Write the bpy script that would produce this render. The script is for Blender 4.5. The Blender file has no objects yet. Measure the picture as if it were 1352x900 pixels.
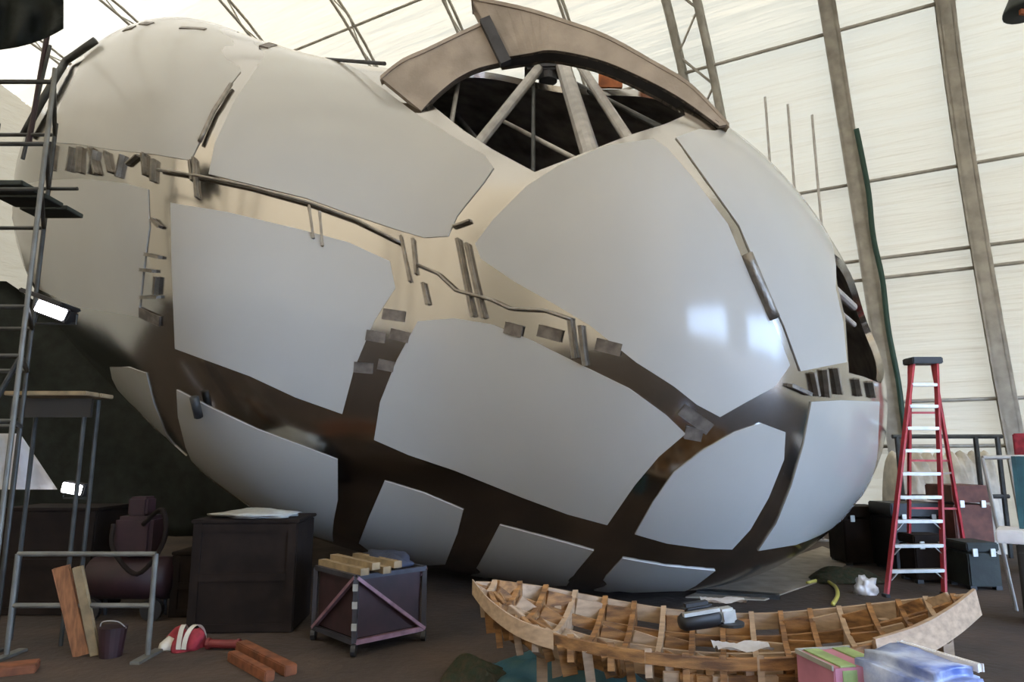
import bpy, bmesh, math, random
from mathutils import Vector, Matrix
from mathutils.bvhtree import BVHTree
from mathutils.geometry import delaunay_2d_cdt
random.seed(7)
SC = bpy.context.scene
COL = SC.collection
PI = math.pi
V = Vector

# ------------------------------------------------------------------ camera
F = 900.0
PITCH = math.atan(150 / F)
CAM = V((0, 0, 2.1))
cd = bpy.data.cameras.new('camera')
cd.sensor_width = 36
cd.lens = 36 * F / 1352
cam = bpy.data.objects.new('camera', cd)
cam.location = CAM
cam.rotation_euler = (PI / 2 + PITCH, 0, 0)
COL.objects.link(cam)
SC.camera = cam
ca, sa = math.cos(PITCH), math.sin(PITCH)


def ray(px, py):
    x, u = (px - 676) / F, (450 - py) / F
    return V((x, ca - u * sa, sa + u * ca))


def at(px, py, Y):
    d = ray(px, py)
    return CAM + d * (Y / d.y)


def ground(px, py, z=0.0):
    d = ray(px, py)
    return CAM + d * ((z - CAM.z) / d.z)


# --------------------------------------------------------------- materials
def mat(name, col, rough=0.6, metal=0.0, var=0.0, scale=6.0, bump=0.0, bscale=30.0, spec=0.5, col2=None, stretch=None):
    m = bpy.data.materials.new(name)
    m.use_nodes = True
    nt = m.node_tree
    b = nt.nodes['Principled BSDF']
    b.inputs['Base Color'].default_value = (*col, 1)
    b.inputs['Roughness'].default_value = rough
    b.inputs['Metallic'].default_value = metal
    b.inputs['Specular IOR Level'].default_value = spec
    tc = nt.nodes.new('ShaderNodeTexCoord')
    src = tc.outputs['Object']
    if stretch:
        mp = nt.nodes.new('ShaderNodeMapping')
        mp.inputs['Scale'].default_value = stretch
        nt.links.new(src, mp.inputs['Vector'])
        src = mp.outputs['Vector']
    if var > 0 or col2:
        n = nt.nodes.new('ShaderNodeTexNoise')
        n.inputs['Scale'].default_value = scale
        n.inputs['Detail'].default_value = 6
        nt.links.new(src, n.inputs['Vector'])
        r = nt.nodes.new('ShaderNodeValToRGB')
        c2 = col2 or tuple(c * (1 - var) for c in col)
        c1 = col if col2 else tuple(min(1, c * (1 + var)) for c in col)
        r.color_ramp.elements[0].position = 0.35
        r.color_ramp.elements[1].position = 0.65
        r.color_ramp.elements[0].color = (*c2, 1)
        r.color_ramp.elements[1].color = (*c1, 1)
        nt.links.new(n.outputs['Fac'], r.inputs['Fac'])
        nt.links.new(r.outputs['Color'], b.inputs['Base Color'])
    if bump > 0:
        n2 = nt.nodes.new('ShaderNodeTexNoise')
        n2.inputs['Scale'].default_value = bscale
        n2.inputs['Detail'].default_value = 4
        nt.links.new(src, n2.inputs['Vector'])
        bp = nt.nodes.new('ShaderNodeBump')
        bp.inputs['Strength'].default_value = bump
        bp.inputs['Distance'].default_value = 0.05
        nt.links.new(n2.outputs['Fac'], bp.inputs['Height'])
        nt.links.new(bp.outputs['Normal'], b.inputs['Normal'])
    return m


def fabric_mat(name, dcol, tcol, mix, uax):
    m = bpy.data.materials.new(name)
    m.use_nodes = True
    nt = m.node_tree
    nt.nodes.remove(nt.nodes['Principled BSDF'])
    out = nt.nodes['Material Output']
    tc = nt.nodes.new('ShaderNodeTexCoord')
    # wrinkles running along the tent and faint welded seams, as bump
    mp = nt.nodes.new('ShaderNodeMapping')
    mp.inputs['Rotation'].default_value = (0, 0, -math.atan2(uax[1], uax[0]))
    nt.links.new(tc.outputs['Object'], mp.inputs['Vector'])
    mp2 = nt.nodes.new('ShaderNodeMapping')
    mp2.inputs['Scale'].default_value = (0.12, 0.6, 2.0)
    nt.links.new(mp.outputs['Vector'], mp2.inputs['Vector'])
    n = nt.nodes.new('ShaderNodeTexNoise')
    n.inputs['Scale'].default_value = 1.6
    n.inputs['Detail'].default_value = 3
    nt.links.new(mp2.outputs['Vector'], n.inputs['Vector'])
    bp = nt.nodes.new('ShaderNodeBump')
    bp.inputs['Strength'].default_value = 0.5
    bp.inputs['Distance'].default_value = 0.25
    nt.links.new(n.outputs['Fac'], bp.inputs['Height'])
    # weathering: faint dirt in the cloth
    n3 = nt.nodes.new('ShaderNodeTexNoise')
    n3.inputs['Scale'].default_value = 0.6
    n3.inputs['Detail'].default_value = 5
    nt.links.new(mp.outputs['Vector'], n3.inputs['Vector'])
    rr = nt.nodes.new('ShaderNodeValToRGB')
    rr.color_ramp.elements[0].color = (*[c * 0.9 for c in tcol], 1)
    rr.color_ramp.elements[1].color = (*tcol, 1)
    nt.links.new(n3.outputs['Fac'], rr.inputs['Fac'])
    d = nt.nodes.new('ShaderNodeBsdfDiffuse')
    d.inputs['Color'].default_value = (*dcol, 1)
    t = nt.nodes.new('ShaderNodeBsdfTranslucent')
    nt.links.new(rr.outputs['Color'], t.inputs['Color'])
    nt.links.new(bp.outputs['Normal'], d.inputs['Normal'])
    nt.links.new(bp.outputs['Normal'], t.inputs['Normal'])
    mx = nt.nodes.new('ShaderNodeMixShader')
    mx.inputs[0].default_value = mix
    nt.links.new(d.outputs[0], mx.inputs[1])
    nt.links.new(t.outputs[0], mx.inputs[2])
    nt.links.new(mx.outputs[0], out.inputs['Surface'])
    return m


def emit_mat(name, col, s):
    m = bpy.data.materials.new(name)
    m.use_nodes = True
    b = m.node_tree.nodes['Principled BSDF']
    b.inputs['Base Color'].default_value = (*col, 1)
    b.inputs['Emission Color'].default_value = (*col, 1)
    b.inputs['Emission Strength'].default_value = s
    return m


UAX = V((-0.868, 0.496, 0))
NAX = V((0.496, 0.868, 0))
M = dict(
    mirror=mat('polished_steel', (0.40, 0.385, 0.36), 0.16, 1.0, bump=0.04, bscale=1.5),
    weld=mat('ground_steel', (0.24, 0.22, 0.19), 0.4, 0.8, var=0.2, scale=8, bump=0.2),
    tabsteel=mat('dark_tab_steel', (0.16, 0.14, 0.12), 0.5, 0.5, var=0.3, scale=8),
    film=mat('protective_film', (0.405, 0.40, 0.372), 0.15, 0.0, var=0.025, scale=0.7, spec=0.36),
    lining=mat('raw_inner_steel', (0.30, 0.28, 0.26), 0.7, 0.2, var=0.35, scale=2.5),
    pipe=mat('grey_pipe', (0.38, 0.36, 0.33), 0.45, 0.3, var=0.15, scale=5),
    darkpipe=mat('dark_steel_pipe', (0.05, 0.052, 0.05), 0.5, 0.5, var=0.3, scale=5),
    ring=mat('weathered_ring', (0.33, 0.28, 0.235), 0.75, 0.0, var=0.16, scale=2.5, bump=0.1),
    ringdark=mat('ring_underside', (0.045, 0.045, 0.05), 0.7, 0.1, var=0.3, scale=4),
    rustcase=mat('dark_rust_case', (0.11, 0.038, 0.024), 0.7, var=0.3, scale=5),
    dullpipe=mat('dull_pipe', (0.14, 0.14, 0.125), 0.5, 0.3, var=0.2, scale=5),
    rust=mat('rust_plate', (0.36, 0.11, 0.035), 0.8, 0.0, var=0.35, scale=7),
    rib=mat('galvanised_rib', (0.33, 0.31, 0.265), 0.5, 0.35, var=0.18, scale=3),
    green=mat('green_hose', (0.012, 0.05, 0.032), 0.5),
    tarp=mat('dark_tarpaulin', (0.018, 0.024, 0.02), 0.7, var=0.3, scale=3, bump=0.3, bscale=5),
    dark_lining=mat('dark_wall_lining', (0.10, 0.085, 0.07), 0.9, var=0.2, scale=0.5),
    dirt=mat('dirt_floor', (0.066, 0.044, 0.030), 0.9, col2=(0.032, 0.022, 0.016), scale=0.9, bump=0.4, bscale=9),
    earth=mat('outside_ground', (0.25, 0.24, 0.22), 0.9, var=0.2, scale=0.5),
    red=mat('red_fibreglass', (0.47, 0.035, 0.045), 0.45, var=0.15, scale=5),
    alu=mat('aluminium_step', (0.46, 0.45, 0.41), 0.4, 0.6, var=0.12, scale=9),
    black=mat('black_plastic', (0.012, 0.012, 0.013), 0.5),
    wood=mat('plywood_orange', (0.33, 0.165, 0.055), 0.7, col2=(0.10, 0.045, 0.016), scale=3.5, bump=0.2, stretch=(1, 4, 6)),
    palewood=mat('pale_plywood', (0.34, 0.24, 0.155), 0.7, var=0.2, scale=5, stretch=(1, 4, 5)),
    plank=mat('scaffold_board', (0.24, 0.10, 0.04), 0.75, var=0.3, scale=5, stretch=(6, 6, 0.8)),
    oldplank=mat('tan_lumber', (0.24, 0.175, 0.095), 0.75, var=0.25, scale=6),
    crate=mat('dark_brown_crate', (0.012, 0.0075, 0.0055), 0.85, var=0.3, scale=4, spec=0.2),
    pale=mat('pale_sheet', (0.30, 0.30, 0.27), 0.6, var=0.15, scale=6),
    pink=mat('pinkish_steel', (0.26, 0.15, 0.18), 0.45, 0.35, var=0.2, scale=9),
    bluegrey=mat('blue_grey_steel', (0.045, 0.045, 0.055), 0.5, 0.4, var=0.2, scale=6),
    darkblue=mat('dark_blue_canvas', (0.022, 0.028, 0.05), 0.7, var=0.3, scale=5, bump=0.3, bscale=9),
    maroon=mat('maroon_panel', (0.022, 0.007, 0.009), 0.6, var=0.3, scale=5),
    teal=mat('teal_tarpaulin', (0.04, 0.15, 0.21), 0.45, col2=(0.09, 0.19, 0.19), scale=3, bump=0.3, bscale=8),
    blue=mat('blue_plastic_sheet', (0.06, 0.11, 0.36), 0.3, col2=(0.45, 0.52, 0.68), scale=5, bump=0.4, bscale=7),
    white=mat('white_plastic', (0.72, 0.72, 0.74), 0.4, var=0.06, scale=6),
    heap=mat('crumpled_cream_tarp', (0.50, 0.46, 0.38), 0.6, var=0.25, scale=3, bump=0.5, bscale=5),
    carton=mat('pink_carton', (0.42, 0.17, 0.24), 0.7, var=0.15, scale=4),
    cartong=mat('green_print', (0.24, 0.33, 0.13), 0.7, var=0.2, scale=8),
    daylit_floor=mat('daylit_pale_brown', (0.30, 0.25, 0.19), 0.8, var=0.2, scale=3),
    yellow=mat('yellow_cable', (0.45, 0.4, 0.08), 0.5),
    redpipe=mat('dark_red_pipe', (0.13, 0.014, 0.014), 0.5, var=0.2, scale=8),
    redcloth=mat('red_cloth', (0.26, 0.02, 0.03), 0.8, var=0.3, scale=10),
    orangewood=mat('rusty_orange_timber', (0.17, 0.055, 0.02), 0.75, var=0.35, scale=8),
    camo=mat('brown_green_netting', (0.085, 0.07, 0.04), 0.9, col2=(0.04, 0.055, 0.028), scale=14, bump=0.6, bscale=20),
    tealboard=mat('teal_board', (0.02, 0.085, 0.105), 0.5, var=0.2, scale=5),
    lamp=emit_mat('lit_lamp_glass', (0.95, 0.93, 1.0), 7),
)
M['roof_fabric'] = fabric_mat('white_roof_fabric', (0.80, 0.76, 0.67), (0.128, 0.104, 0.072), 0.45, UAX)
M['far_fabric'] = fabric_mat('dimmed_cream_fabric', (0.62, 0.55, 0.43), (0.080, 0.063, 0.040), 0.42, UAX)  # wall cloth with shade put into its colour, dimming the far end
M['wall_fabric'] = fabric_mat('cream_wall_fabric', (0.79, 0.73, 0.60), (0.140, 0.107, 0.067), 0.42, UAX)


# ----------------------------------------------------------------- helpers
def link(name, bm, m, parent=None, smooth=False, mats=None):
    me = bpy.data.meshes.new(name)
    bmesh.ops.recalc_face_normals(bm, faces=bm.faces)
    bm.to_mesh(me)
    bm.free()
    for q in (mats or [m]):
        me.materials.append(q)
    if smooth:
        for p in me.polygons:
            p.use_smooth = True
    o = bpy.data.objects.new(name, me)
    COL.objects.link(o)
    if parent is not None:
        o.parent = parent
        o.matrix_parent_inverse = parent.matrix_world.inverted() if parent.get('_w') is None else Matrix.Identity(4)
        o.matrix_parent_inverse = Matrix.Translation(-parent.location)
    return o


def tag(o, label, cat, group=None, kind=None):
    o['label'] = label
    o['category'] = cat
    if group:
        o['group'] = group
    if kind:
        o['kind'] = kind
    return o


def thing(name, label, cat, loc=(0, 0, 0), group=None):
    o = bpy.data.objects.new(name, None)
    o.empty_display_size = 0.2
    COL.objects.link(o)
    o.location = loc
    return tag(o, label, cat, group)


def struct(name, bm, m, smooth=False, mats=None):
    o = link(name, bm, m, smooth=smooth, mats=mats)
    o['kind'] = 'structure'
    return o


def B():
    return bmesh.new()


def frame(x, up=None):
    """orthonormal matrix with first axis along x"""
    x = V(x).normalized()
    u = V(up) if up is not None else V((0, 0, 1))
    if abs(x.dot(u.normalized())) > 0.98:
        u = V((0, 1, 0))
    y = u.cross(x).normalized()
    z = x.cross(y)
    return Matrix((x, y, z)).transposed()


def box(bm, c, s, R=None, bev=0.0):
    """box centred at c with sizes s"""
    r = bmesh.ops.create_cube(bm, size=1)
    vs = r['verts']
    R = R or Matrix.Identity(3)
    for v in vs:
        v.co = R @ V((v.co.x * s[0], v.co.y * s[1], v.co.z * s[2])) + V(c)
    if bev > 0:
        es = list({e for v in vs for e in v.link_edges})
        bmesh.ops.bevel(bm, geom=es, offset=bev, segments=2, affect='EDGES')
    return bm


def bar(bm, a, b, w, h, up=None, bev=0.0):
    a, b = V(a), V(b)
    d = b - a
    return box(bm, (a + b) / 2, (d.length, w, h), frame(d, up), bev)


def tube(bm, pts, r, n=10, caps=True):
    pts = [V(p) for p in pts]
    rs = r if isinstance(r, (list, tuple)) else [r] * len(pts)
    rings = []
    prev = None
    for i, p in enumerate(pts):
        d = (pts[min(i + 1, len(pts) - 1)] - pts[max(i - 1, 0)]).normalized()
        if prev is None:
            a = V((0, 0, 1)) if abs(d.z) < 0.9 else V((1, 0, 0))
            x = d.cross(a).normalized()
        else:
            x = (prev - d * prev.dot(d)).normalized()
        prev = x
        y = d.cross(x)
        rings.append([bm.verts.new(p + (x * math.cos(2 * PI * k / n) + y * math.sin(2 * PI * k / n)) * rs[i]) for k in range(n)])
    for i in range(len(rings) - 1):
        for k in range(n):
            bm.faces.new((rings[i][k], rings[i][(k + 1) % n], rings[i + 1][(k + 1) % n], rings[i + 1][k]))
    if caps:
        bm.faces.new(rings[0][::-1])
        bm.faces.new(rings[-1])
    return bm


def smooth_path(pts, k=8):
    """Catmull-Rom through pts"""
    pts = [V(p) for p in pts]
    out = []
    n = len(pts)
    for i in range(n - 1):
        p0, p1, p2, p3 = pts[max(i - 1, 0)], pts[i], pts[i + 1], pts[min(i + 2, n - 1)]
        for j in range(k):
            t = j / k
            out.append(0.5 * ((2 * p1) + (p2 - p0) * t + (2 * p0 - 5 * p1 + 4 * p2 - p3) * t * t + (3 * p1 - p0 - 3 * p2 + p3) * t ** 3))
    out.append(pts[-1])
    return out


def strip_solid(bm, A, Bp, th):
    """solid band between polylines A and Bp (equal lengths), thickened by the vector th"""
    th = V(th)
    n = len(A)
    q = [[bm.verts.new(p) for p in (A[i], Bp[i], Bp[i] + th, A[i] + th)] for i in range(n)]
    for i in range(n - 1):
        for k in range(4):
            bm.faces.new((q[i][k], q[i][(k + 1) % 4], q[i + 1][(k + 1) % 4], q[i + 1][k]))
    bm.faces.new(q[0][::-1])
    bm.faces.new(q[-1])
    return bm


def lump(bm, c, s, n=3, amp=0.15, seed=0, flat=True, R=None):
    rnd = random.Random(seed)
    r = bmesh.ops.create_icosphere(bm, subdivisions=n, radius=1)
    ph = [(rnd.uniform(2, 6), rnd.uniform(0, 6), V((rnd.uniform(-1, 1), rnd.uniform(-1, 1), rnd.uniform(-1, 1)))) for _ in range(7)]
    for v in r['verts']:
        p = v.co.copy()
        d = 1 + sum(amp / 3 * math.sin(a * p.dot(w) * 2 + b) for a, b, w in ph)
        p *= d
        if flat:
            p.z = max(p.z, -0.25)
        p = V((p.x * s[0], p.y * s[1], (p.z + (0.25 if flat else 0)) * s[2]))
        if R:
            p = R @ p
        v.co = p + V(c)
    return bm


# ======================================================== THE BIG SCULPTURE
PK = dict(x=(-9.306, 6.837), zc=[6.78, 6.57, 5.169, 4.607, 4.051, 3.571, 2.991], hz=[4.811, 5.074, 4.505, 4.504, 4.213, 4.185, 3.632],
          hy=[5.45, 5.265, 5.059, 4.221, 4.422, 4.729, 4.114], yc=[13.395, 13.844, 13.267, 12.979, 11.614, 12.256, 13.389])


def spline(v):
    n = len(v)
    h = 1 / (n - 1)
    # natural cubic spline, Thomas algorithm
    a, b, c, d = [1.] * n, [4.] * n, [1.] * n, [0.] * n
    b[0] = b[-1] = 1
    c[0] = a[-1] = 0
    for i in range(1, n - 1):
        d[i] = 6 * (v[i - 1] - 2 * v[i] + v[i + 1]) / h / h
    for i in range(1, n):
        w = a[i] / b[i - 1]
        b[i] -= w * c[i - 1]
        d[i] -= w * d[i - 1]
    m = [0.] * n
    m[-1] = d[-1] / b[-1]
    for i in range(n - 2, -1, -1):
        m[i] = (d[i] - c[i] * m[i + 1]) / b[i]

    def f(u):
        i = min(int(u / h), n - 2)
        A, Bq = ((i + 1) * h - u) / h, (u - i * h) / h
        return A * v[i] + Bq * v[i + 1] + ((A ** 3 - A) * m[i] + (Bq ** 3 - Bq) * m[i + 1]) * h * h / 6
    return f


fz, fh, fy, fc = (spline(PK[k]) for k in ('zc', 'hz', 'hy', 'yc'))


def spw(v):
    return math.copysign(abs(v) ** (2 / 2.2), v)


NU, NT = 180, 240
vv, ff = [], []
for i in range(NU + 1):
    u = 0.5 - 0.5 * math.cos(PI * i / NU)
    cap = max(1 - abs(2 * u - 1) ** 2.3, 0) ** (1 / 2.1)
    X = PK['x'][0] + (PK['x'][1] - PK['x'][0]) * u
    for j in range(NT):
        th = 2 * PI * j / NT
        vv.append(V((X, fc(u) - fy(u) * cap * spw(math.cos(th)), fz(u) + fh(u) * cap * spw(math.sin(th)))))
for i in range(NU):
    for j in range(NT):
        a, b = i * NT + j, i * NT + (j + 1) % NT
        ff.append((a, b, b + NT))
        ff.append((a, b + NT, a + NT))
BVH = BVHTree.FromPolygons(vv, ff)
CEN = V((-1.2, 13.0, 5.0))
AXF = (CAM - CEN).normalized()
AXR = AXF.cross(V((0, 0, 1))).normalized() * -1
AXU = AXR.cross(AXF)
AXU = AXU if AXU.z > 0 else -AXU


def from_dom(d, off=0.0):
    psi = min(d[0] and math.hypot(d[0], d[1]) or abs(d[1]), PI - 1e-4)
    al = math.atan2(d[1], d[0])
    dr = AXF * math.cos(psi) + (AXR * math.cos(al) + AXU * math.sin(al)) * math.sin(psi)
    p, n, i, dist = BVH.ray_cast(CEN + dr * 30, -dr)
    if p is None:
        p, n = CEN + dr * 4, dr
    if n.dot(dr) < 0:
        n = -n
    return p + n * off


def hit(px, py):
    for k in range(80):
        p, n, i, d = BVH.ray_cast(CAM, ray(px, py).normalized())
        if p is not None:
            if n.dot(ray(px, py)) > 0:
                n = -n
            return p, n
        px += (600 - px) * 0.01
        py += (440 - py) * 0.01
    raise ValueError('miss')


def dom(px, py, ext=0.0):
    p, n = hit(px, py)
    d = (p - CEN).normalized()
    psi = math.acos(max(-1, min(1, d.dot(AXF)))) + ext
    al = math.atan2(d.dot(AXU), d.dot(AXR))
    return V((psi * math.cos(al), psi * math.sin(al)))


def inside(p, poly):
    c = False
    n = len(poly)
    for i in range(n):
        a, b = poly[i], poly[i - 1]
        if (a.y > p.y) != (b.y > p.y) and p.x < (b.x - a.x) * (p.y - a.y) / (b.y - a.y) + a.x:
            c = not c
    return c


def seg_dist(p, a, b):
    d = b - a
    t = max(0, min(1, (p - a).dot(d) / max(d.dot(d), 1e-12)))
    return (p - a - d * t).length


def dom_poly(px_pts, rounded=True):
    """px_pts: (x, y[, ext]) outline as seen from the viewpoint; returned densified on the surface domain"""
    out = []
    n = len(px_pts)
    for i in range(n):
        a, b = px_pts[i], px_pts[(i + 1) % n]
        ea, eb = (a[2] if len(a) > 2 else 0), (b[2] if len(b) > 2 else 0)
        L = math.hypot(a[0] - b[0], a[1] - b[1])
        k = max(1, int(L / 14))
        if ea > 0 or eb > 0:
            da, db = dom(a[0], a[1], ea), dom(b[0], b[1], eb)
            if ea > 0 and eb > 0:
                for j in range(k):
                    t = j / k
                    out.append(dom(a[0] + (b[0] - a[0]) * t, a[1] + (b[1] - a[1]) * t, ea + (eb - ea) * t))
            else:
                for j in range(k):
                    out.append(da.lerp(db, j / k))
        else:
            for j in range(k):
                t = j / k
                out.append(dom(a[0] + (b[0] - a[0]) * t, a[1] + (b[1] - a[1]) * t))
    res = []
    for p in out:
        if not res or (p - res[-1]).length > 0.006:
            res.append(p)
    return res


def tri_fill(poly, step):
    x0, x1 = min(p.x for p in poly), max(p.x for p in poly)
    y0, y1 = min(p.y for p in poly), max(p.y for p in poly)
    pts = list(poly)
    n = len(poly)
    j = 0
    y = y0
    while y < y1:
        x = x0 + (step / 2 if j % 2 else 0)
        while x < x1:
            p = V((x, y))
            if inside(p, poly) and min(seg_dist(p, poly[i], poly[i - 1]) for i in range(n)) > step * 0.5:
                pts.append(p)
            x += step
        y += step * 0.87
        j += 1
    r = delaunay_2d_cdt(pts, [], [list(range(n))], 1, 1e-6)
    return r[0], r[2]


def patch(name, px_pts, m, parent, off=0.014, low=-0.01, step=0.045, label=None, poly=None):
    poly = poly or dom_poly(px_pts)
    vs, fs = tri_fill(poly, step)
    bm = B()
    t = [bm.verts.new(from_dom(v, off)) for v in vs]
    bot = [bm.verts.new(from_dom(v, low)) for v in vs]
    cnt = {}
    for f in fs:
        try:
            bm.faces.new([t[i] for i in f])
        except ValueError:
            continue
        for k in range(len(f)):
            e = (f[k], f[(k + 1) % len(f)])
            cnt[e] = 1
    for (a, b) in list(cnt):
        if (b, a) not in cnt:
            try:
                f = bm.faces.new((t[b], t[a], bot[a], bot[b]))
                f.smooth = False
            except ValueError:
                pass
    for v in [v for v in bm.verts if not v.link_faces]:
        bm.verts.remove(v)
    me_o = link(name, bm, m, parent, smooth=True)
    # crisp rim
    me = me_o.data
    me.set_sharp_from_angle(angle=math.radians(50))
    if label:
        me_o['label'] = label
    return me_o


bean = thing('mirror_sculpture', 'giant bean shaped steel sculpture part covered in white protective film inside the tent', 'sculpture', (0, 12.3, 0))

HOLE = [(558, 112, 0.0), (572, 140), (612, 172), (650, 197), (706, 227), (745, 212), (780, 198), (832, 178), (880, 163), (905, 152)]
DARKSLOT = [(1100, 334), (1106, 378), (1116, 420), (1121, 492), (1140, 497), (1163, 506)]
hole = []
for a, b in zip(HOLE[:-1], HOLE[1:]):
    for j in range(3):
        hole.append(dom(a[0] + (b[0] - a[0]) * j / 3, a[1] + (b[1] - a[1]) * j / 3))
hole.append(dom(905, 152))
_r, _l = hole[-1].copy(), hole[0].copy()
_ar, _al = math.atan2(_r.y, _r.x), math.atan2(_l.y, _l.x)
for j in range(1, 30):                                   # far rim of the hatch, an arc behind the crest
    t = j / 30
    al = _ar + (_al - _ar) * t
    ps = _r.length + (_l.length - _r.length) * t + 0.40 * math.sin(PI * t) ** 0.8
    hole.append(V((ps * math.cos(al), ps * math.sin(al))))
slot = []
for a, b in zip(DARKSLOT[:-1], DARKSLOT[1:]):
    for j in range(3):
        slot.append(dom(a[0] + (b[0] - a[0]) * j / 3, a[1] + (b[1] - a[1]) * j / 3))
slot.append(dom(1163, 506))
_r, _l = slot[-1].copy(), slot[0].copy()
for j in range(1, 20):                                   # back edge of the slot, round the end
    t = j / 20
    p = _r.lerp(_l, t)
    slot.append(p * (1 + 0.30 * math.sin(PI * t) ** 0.8 / p.length))


def build_shell():
    pts = list(hole) + list(slot)
    nh, ns = len(hole), len(slot)
    step = 0.042
    R = PI - 0.03
    nc = 150
    circ = [V((R * math.cos(2 * PI * k / nc), R * math.sin(2 * PI * k / nc))) for k in range(nc)]
    pts += circ
    y = -R
    j = 0
    hx = (min(p.x for p in hole) - .1, max(p.x for p in hole) + .1, min(p.y for p in hole) - .1, max(p.y for p in hole) + .1)
    sx = (min(p.x for p in slot) - .1, max(p.x for p in slot) + .1, min(p.y for p in slot) - .1, max(p.y for p in slot) + .1)
    while y < R:
        x = -R + (step / 2 if j % 2 else 0)
        while x < R:
            p = V((x, y))
            if p.length < R - step * 0.5:
                ok = True
                for bb, poly in ((hx, hole), (sx, slot)):
                    if bb[0] < x < bb[1] and bb[2] < y < bb[3]:
                        if min(seg_dist(p, poly[i], poly[i - 1]) for i in range(len(poly))) < step * 0.5 or inside(p, poly):
                            ok = False
                if ok:
                    pts.append(p)
            x += step
        y += step * 0.87
        j += 1
    n = len(pts)
    edges = [(i, (i + 1) % nh) for i in range(nh)] + [(nh + i, nh + (i + 1) % ns) for i in range(ns)]
    r = delaunay_2d_cdt(pts, edges, [], 0, 1e-6)
    vs, fs = r[0], r[2]
    keep = []
    for f in fs:
        c = sum((vs[i] for i in f), V((0, 0))) / len(f)
        if inside(c, hole) or inside(c, slot):
            continue
        keep.append(f)
    outer, inner = B(), B()
    for bm, off, rim in ((outer, 0.0, True), (inner, -0.10, False)):
        t = [bm.verts.new(from_dom(v, off)) for v in vs]
        low = [bm.verts.new(from_dom(v, -0.10)) for v in vs] if rim else None
        e = set()
        for f in keep:
            bm.faces.new([t[i] for i in f])
            for k in range(len(f)):
                e.add((f[k], f[(k + 1) % len(f)]))
        if rim:
            for (a, b) in list(e):
                if (b, a) not in e and vs[a].length < R - 0.2:
                    bm.faces.new((t[b], t[a], low[a], low[b]))
        for v in [v for v in bm.verts if not v.link_faces]:
            bm.verts.remove(v)
    so = link('shell', outer, M['mirror'], bean, smooth=True)
    so.data.set_sharp_from_angle(angle=math.radians(50))
    so['label'] = 'polished mirror steel skin bare along the seams'
    io = link('inner_skin', inner, M['lining'], bean, smooth=True)
    io['label'] = 'dark raw steel inside face'


build_shell()

FILM = [
    [(62, 188), (80, 140), (104, 92), (128, 52, 0.25), (180, 28, 0.25), (250, 30, 0.25), (328, 45, 0.25), (318, 95), (292, 128), (268, 180), (252, 212), (205, 204), (150, 198), (100, 190)],
    [(352, 58, 0.20), (440, 78, 0.10), (482, 100), (548, 150), (600, 182), (640, 205), (652, 222), (640, 240), (604, 285), (592, 312), (560, 314), (520, 302), (460, 282), (405, 262), (340, 246), (276, 230), (284, 190), (308, 138), (340, 90)],
    [(22, 246), (60, 238), (110, 236), (165, 242), (196, 250), (198, 300), (190, 360), (184, 418), (150, 412), (105, 405), (60, 385), (24, 372), (12, 330)],
    [(226, 268), (300, 280), (400, 304), (460, 320), (515, 345), (522, 380), (494, 424), (468, 486), (452, 546), (390, 524), (330, 496), (270, 474), (232, 460), (228, 360)],
    [(552, 424), (600, 420), (650, 428), (700, 448), (760, 478), (830, 512), (880, 548), (905, 572), (870, 602), (838, 640), (802, 692), (750, 678), (690, 656), (600, 620), (540, 600), (494, 580), (502, 530), (524, 475)],
    [(628, 322), (652, 290), (696, 246), (740, 218), (800, 193), (862, 184), (880, 196), (915, 236), (960, 296), (992, 372), (1022, 430), (1042, 482), (1022, 510), (985, 530), (950, 550), (920, 534), (890, 510), (840, 478), (780, 430), (730, 400), (680, 372), (636, 342)],
    [(892, 182), (920, 172), (955, 164, 0.25), (1005, 188, 0.25), (1058, 254, 0.2), (1092, 322, 0.05), (1102, 380), (1112, 425), (1117, 478), (1085, 484), (1056, 490), (1034, 430), (1004, 366), (975, 298), (925, 228)],
    [(838, 704), (862, 662), (890, 622), (930, 592), (970, 570), (1004, 558), (1036, 570), (1034, 606), (1014, 656), (990, 698), (966, 724), (930, 723), (880, 716)],
    [(1070, 530), (1110, 528), (1160, 530, 0.0), (1158, 590), (1146, 634, 0.05), (1126, 670, 0.05), (1098, 700, 0.02), (1050, 718), (1000, 726), (1024, 690), (1044, 640), (1060, 586)],
    [(508, 634), (560, 650), (612, 672), (604, 704), (588, 744), (548, 746), (505, 738), (474, 716), (488, 680)],
    [(660, 692), (720, 708), (784, 726), (762, 752), (748, 772), (700, 772), (650, 768), (622, 762), (640, 730)],
    [(822, 736), (880, 746), (944, 752), (918, 772), (890, 786), (840, 788), (786, 782), (800, 760)],
    [(234, 514), (280, 538), (340, 566), (400, 588), (446, 606), (446, 660), (444, 706, 0.1), (380, 690, 0.1), (312, 662, 0.1), (268, 628, 0.08), (246, 590), (236, 550)],
    [(146, 484), (170, 484), (194, 492), (204, 532), (220, 572), (236, 606), (205, 582), (170, 545), (152, 515)],
]
FLAB = ['film panel on the upper left', 'film panel below the tent roof, left of the opening', 'film panel at the far end beside the scaffold', 'tall film panel in the middle of the side',
        'film panel at the centre of the side', 'big film panel under the opening with a bright highlight', 'film panel on the shoulder', 'bluish film panel low on the rounded end',
        'bluish film panel on the tip', 'small film panel under the lower seam', 'film panel low behind the wooden cradle', 'narrow film panel behind the wooden cradle', 'shaded film panel on the belly', 'narrow shaded film strip on the belly']
for pl, lb in zip(FILM, FLAB):
    patch('film_panel', pl, M['film'], bean, label=lb)

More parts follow.
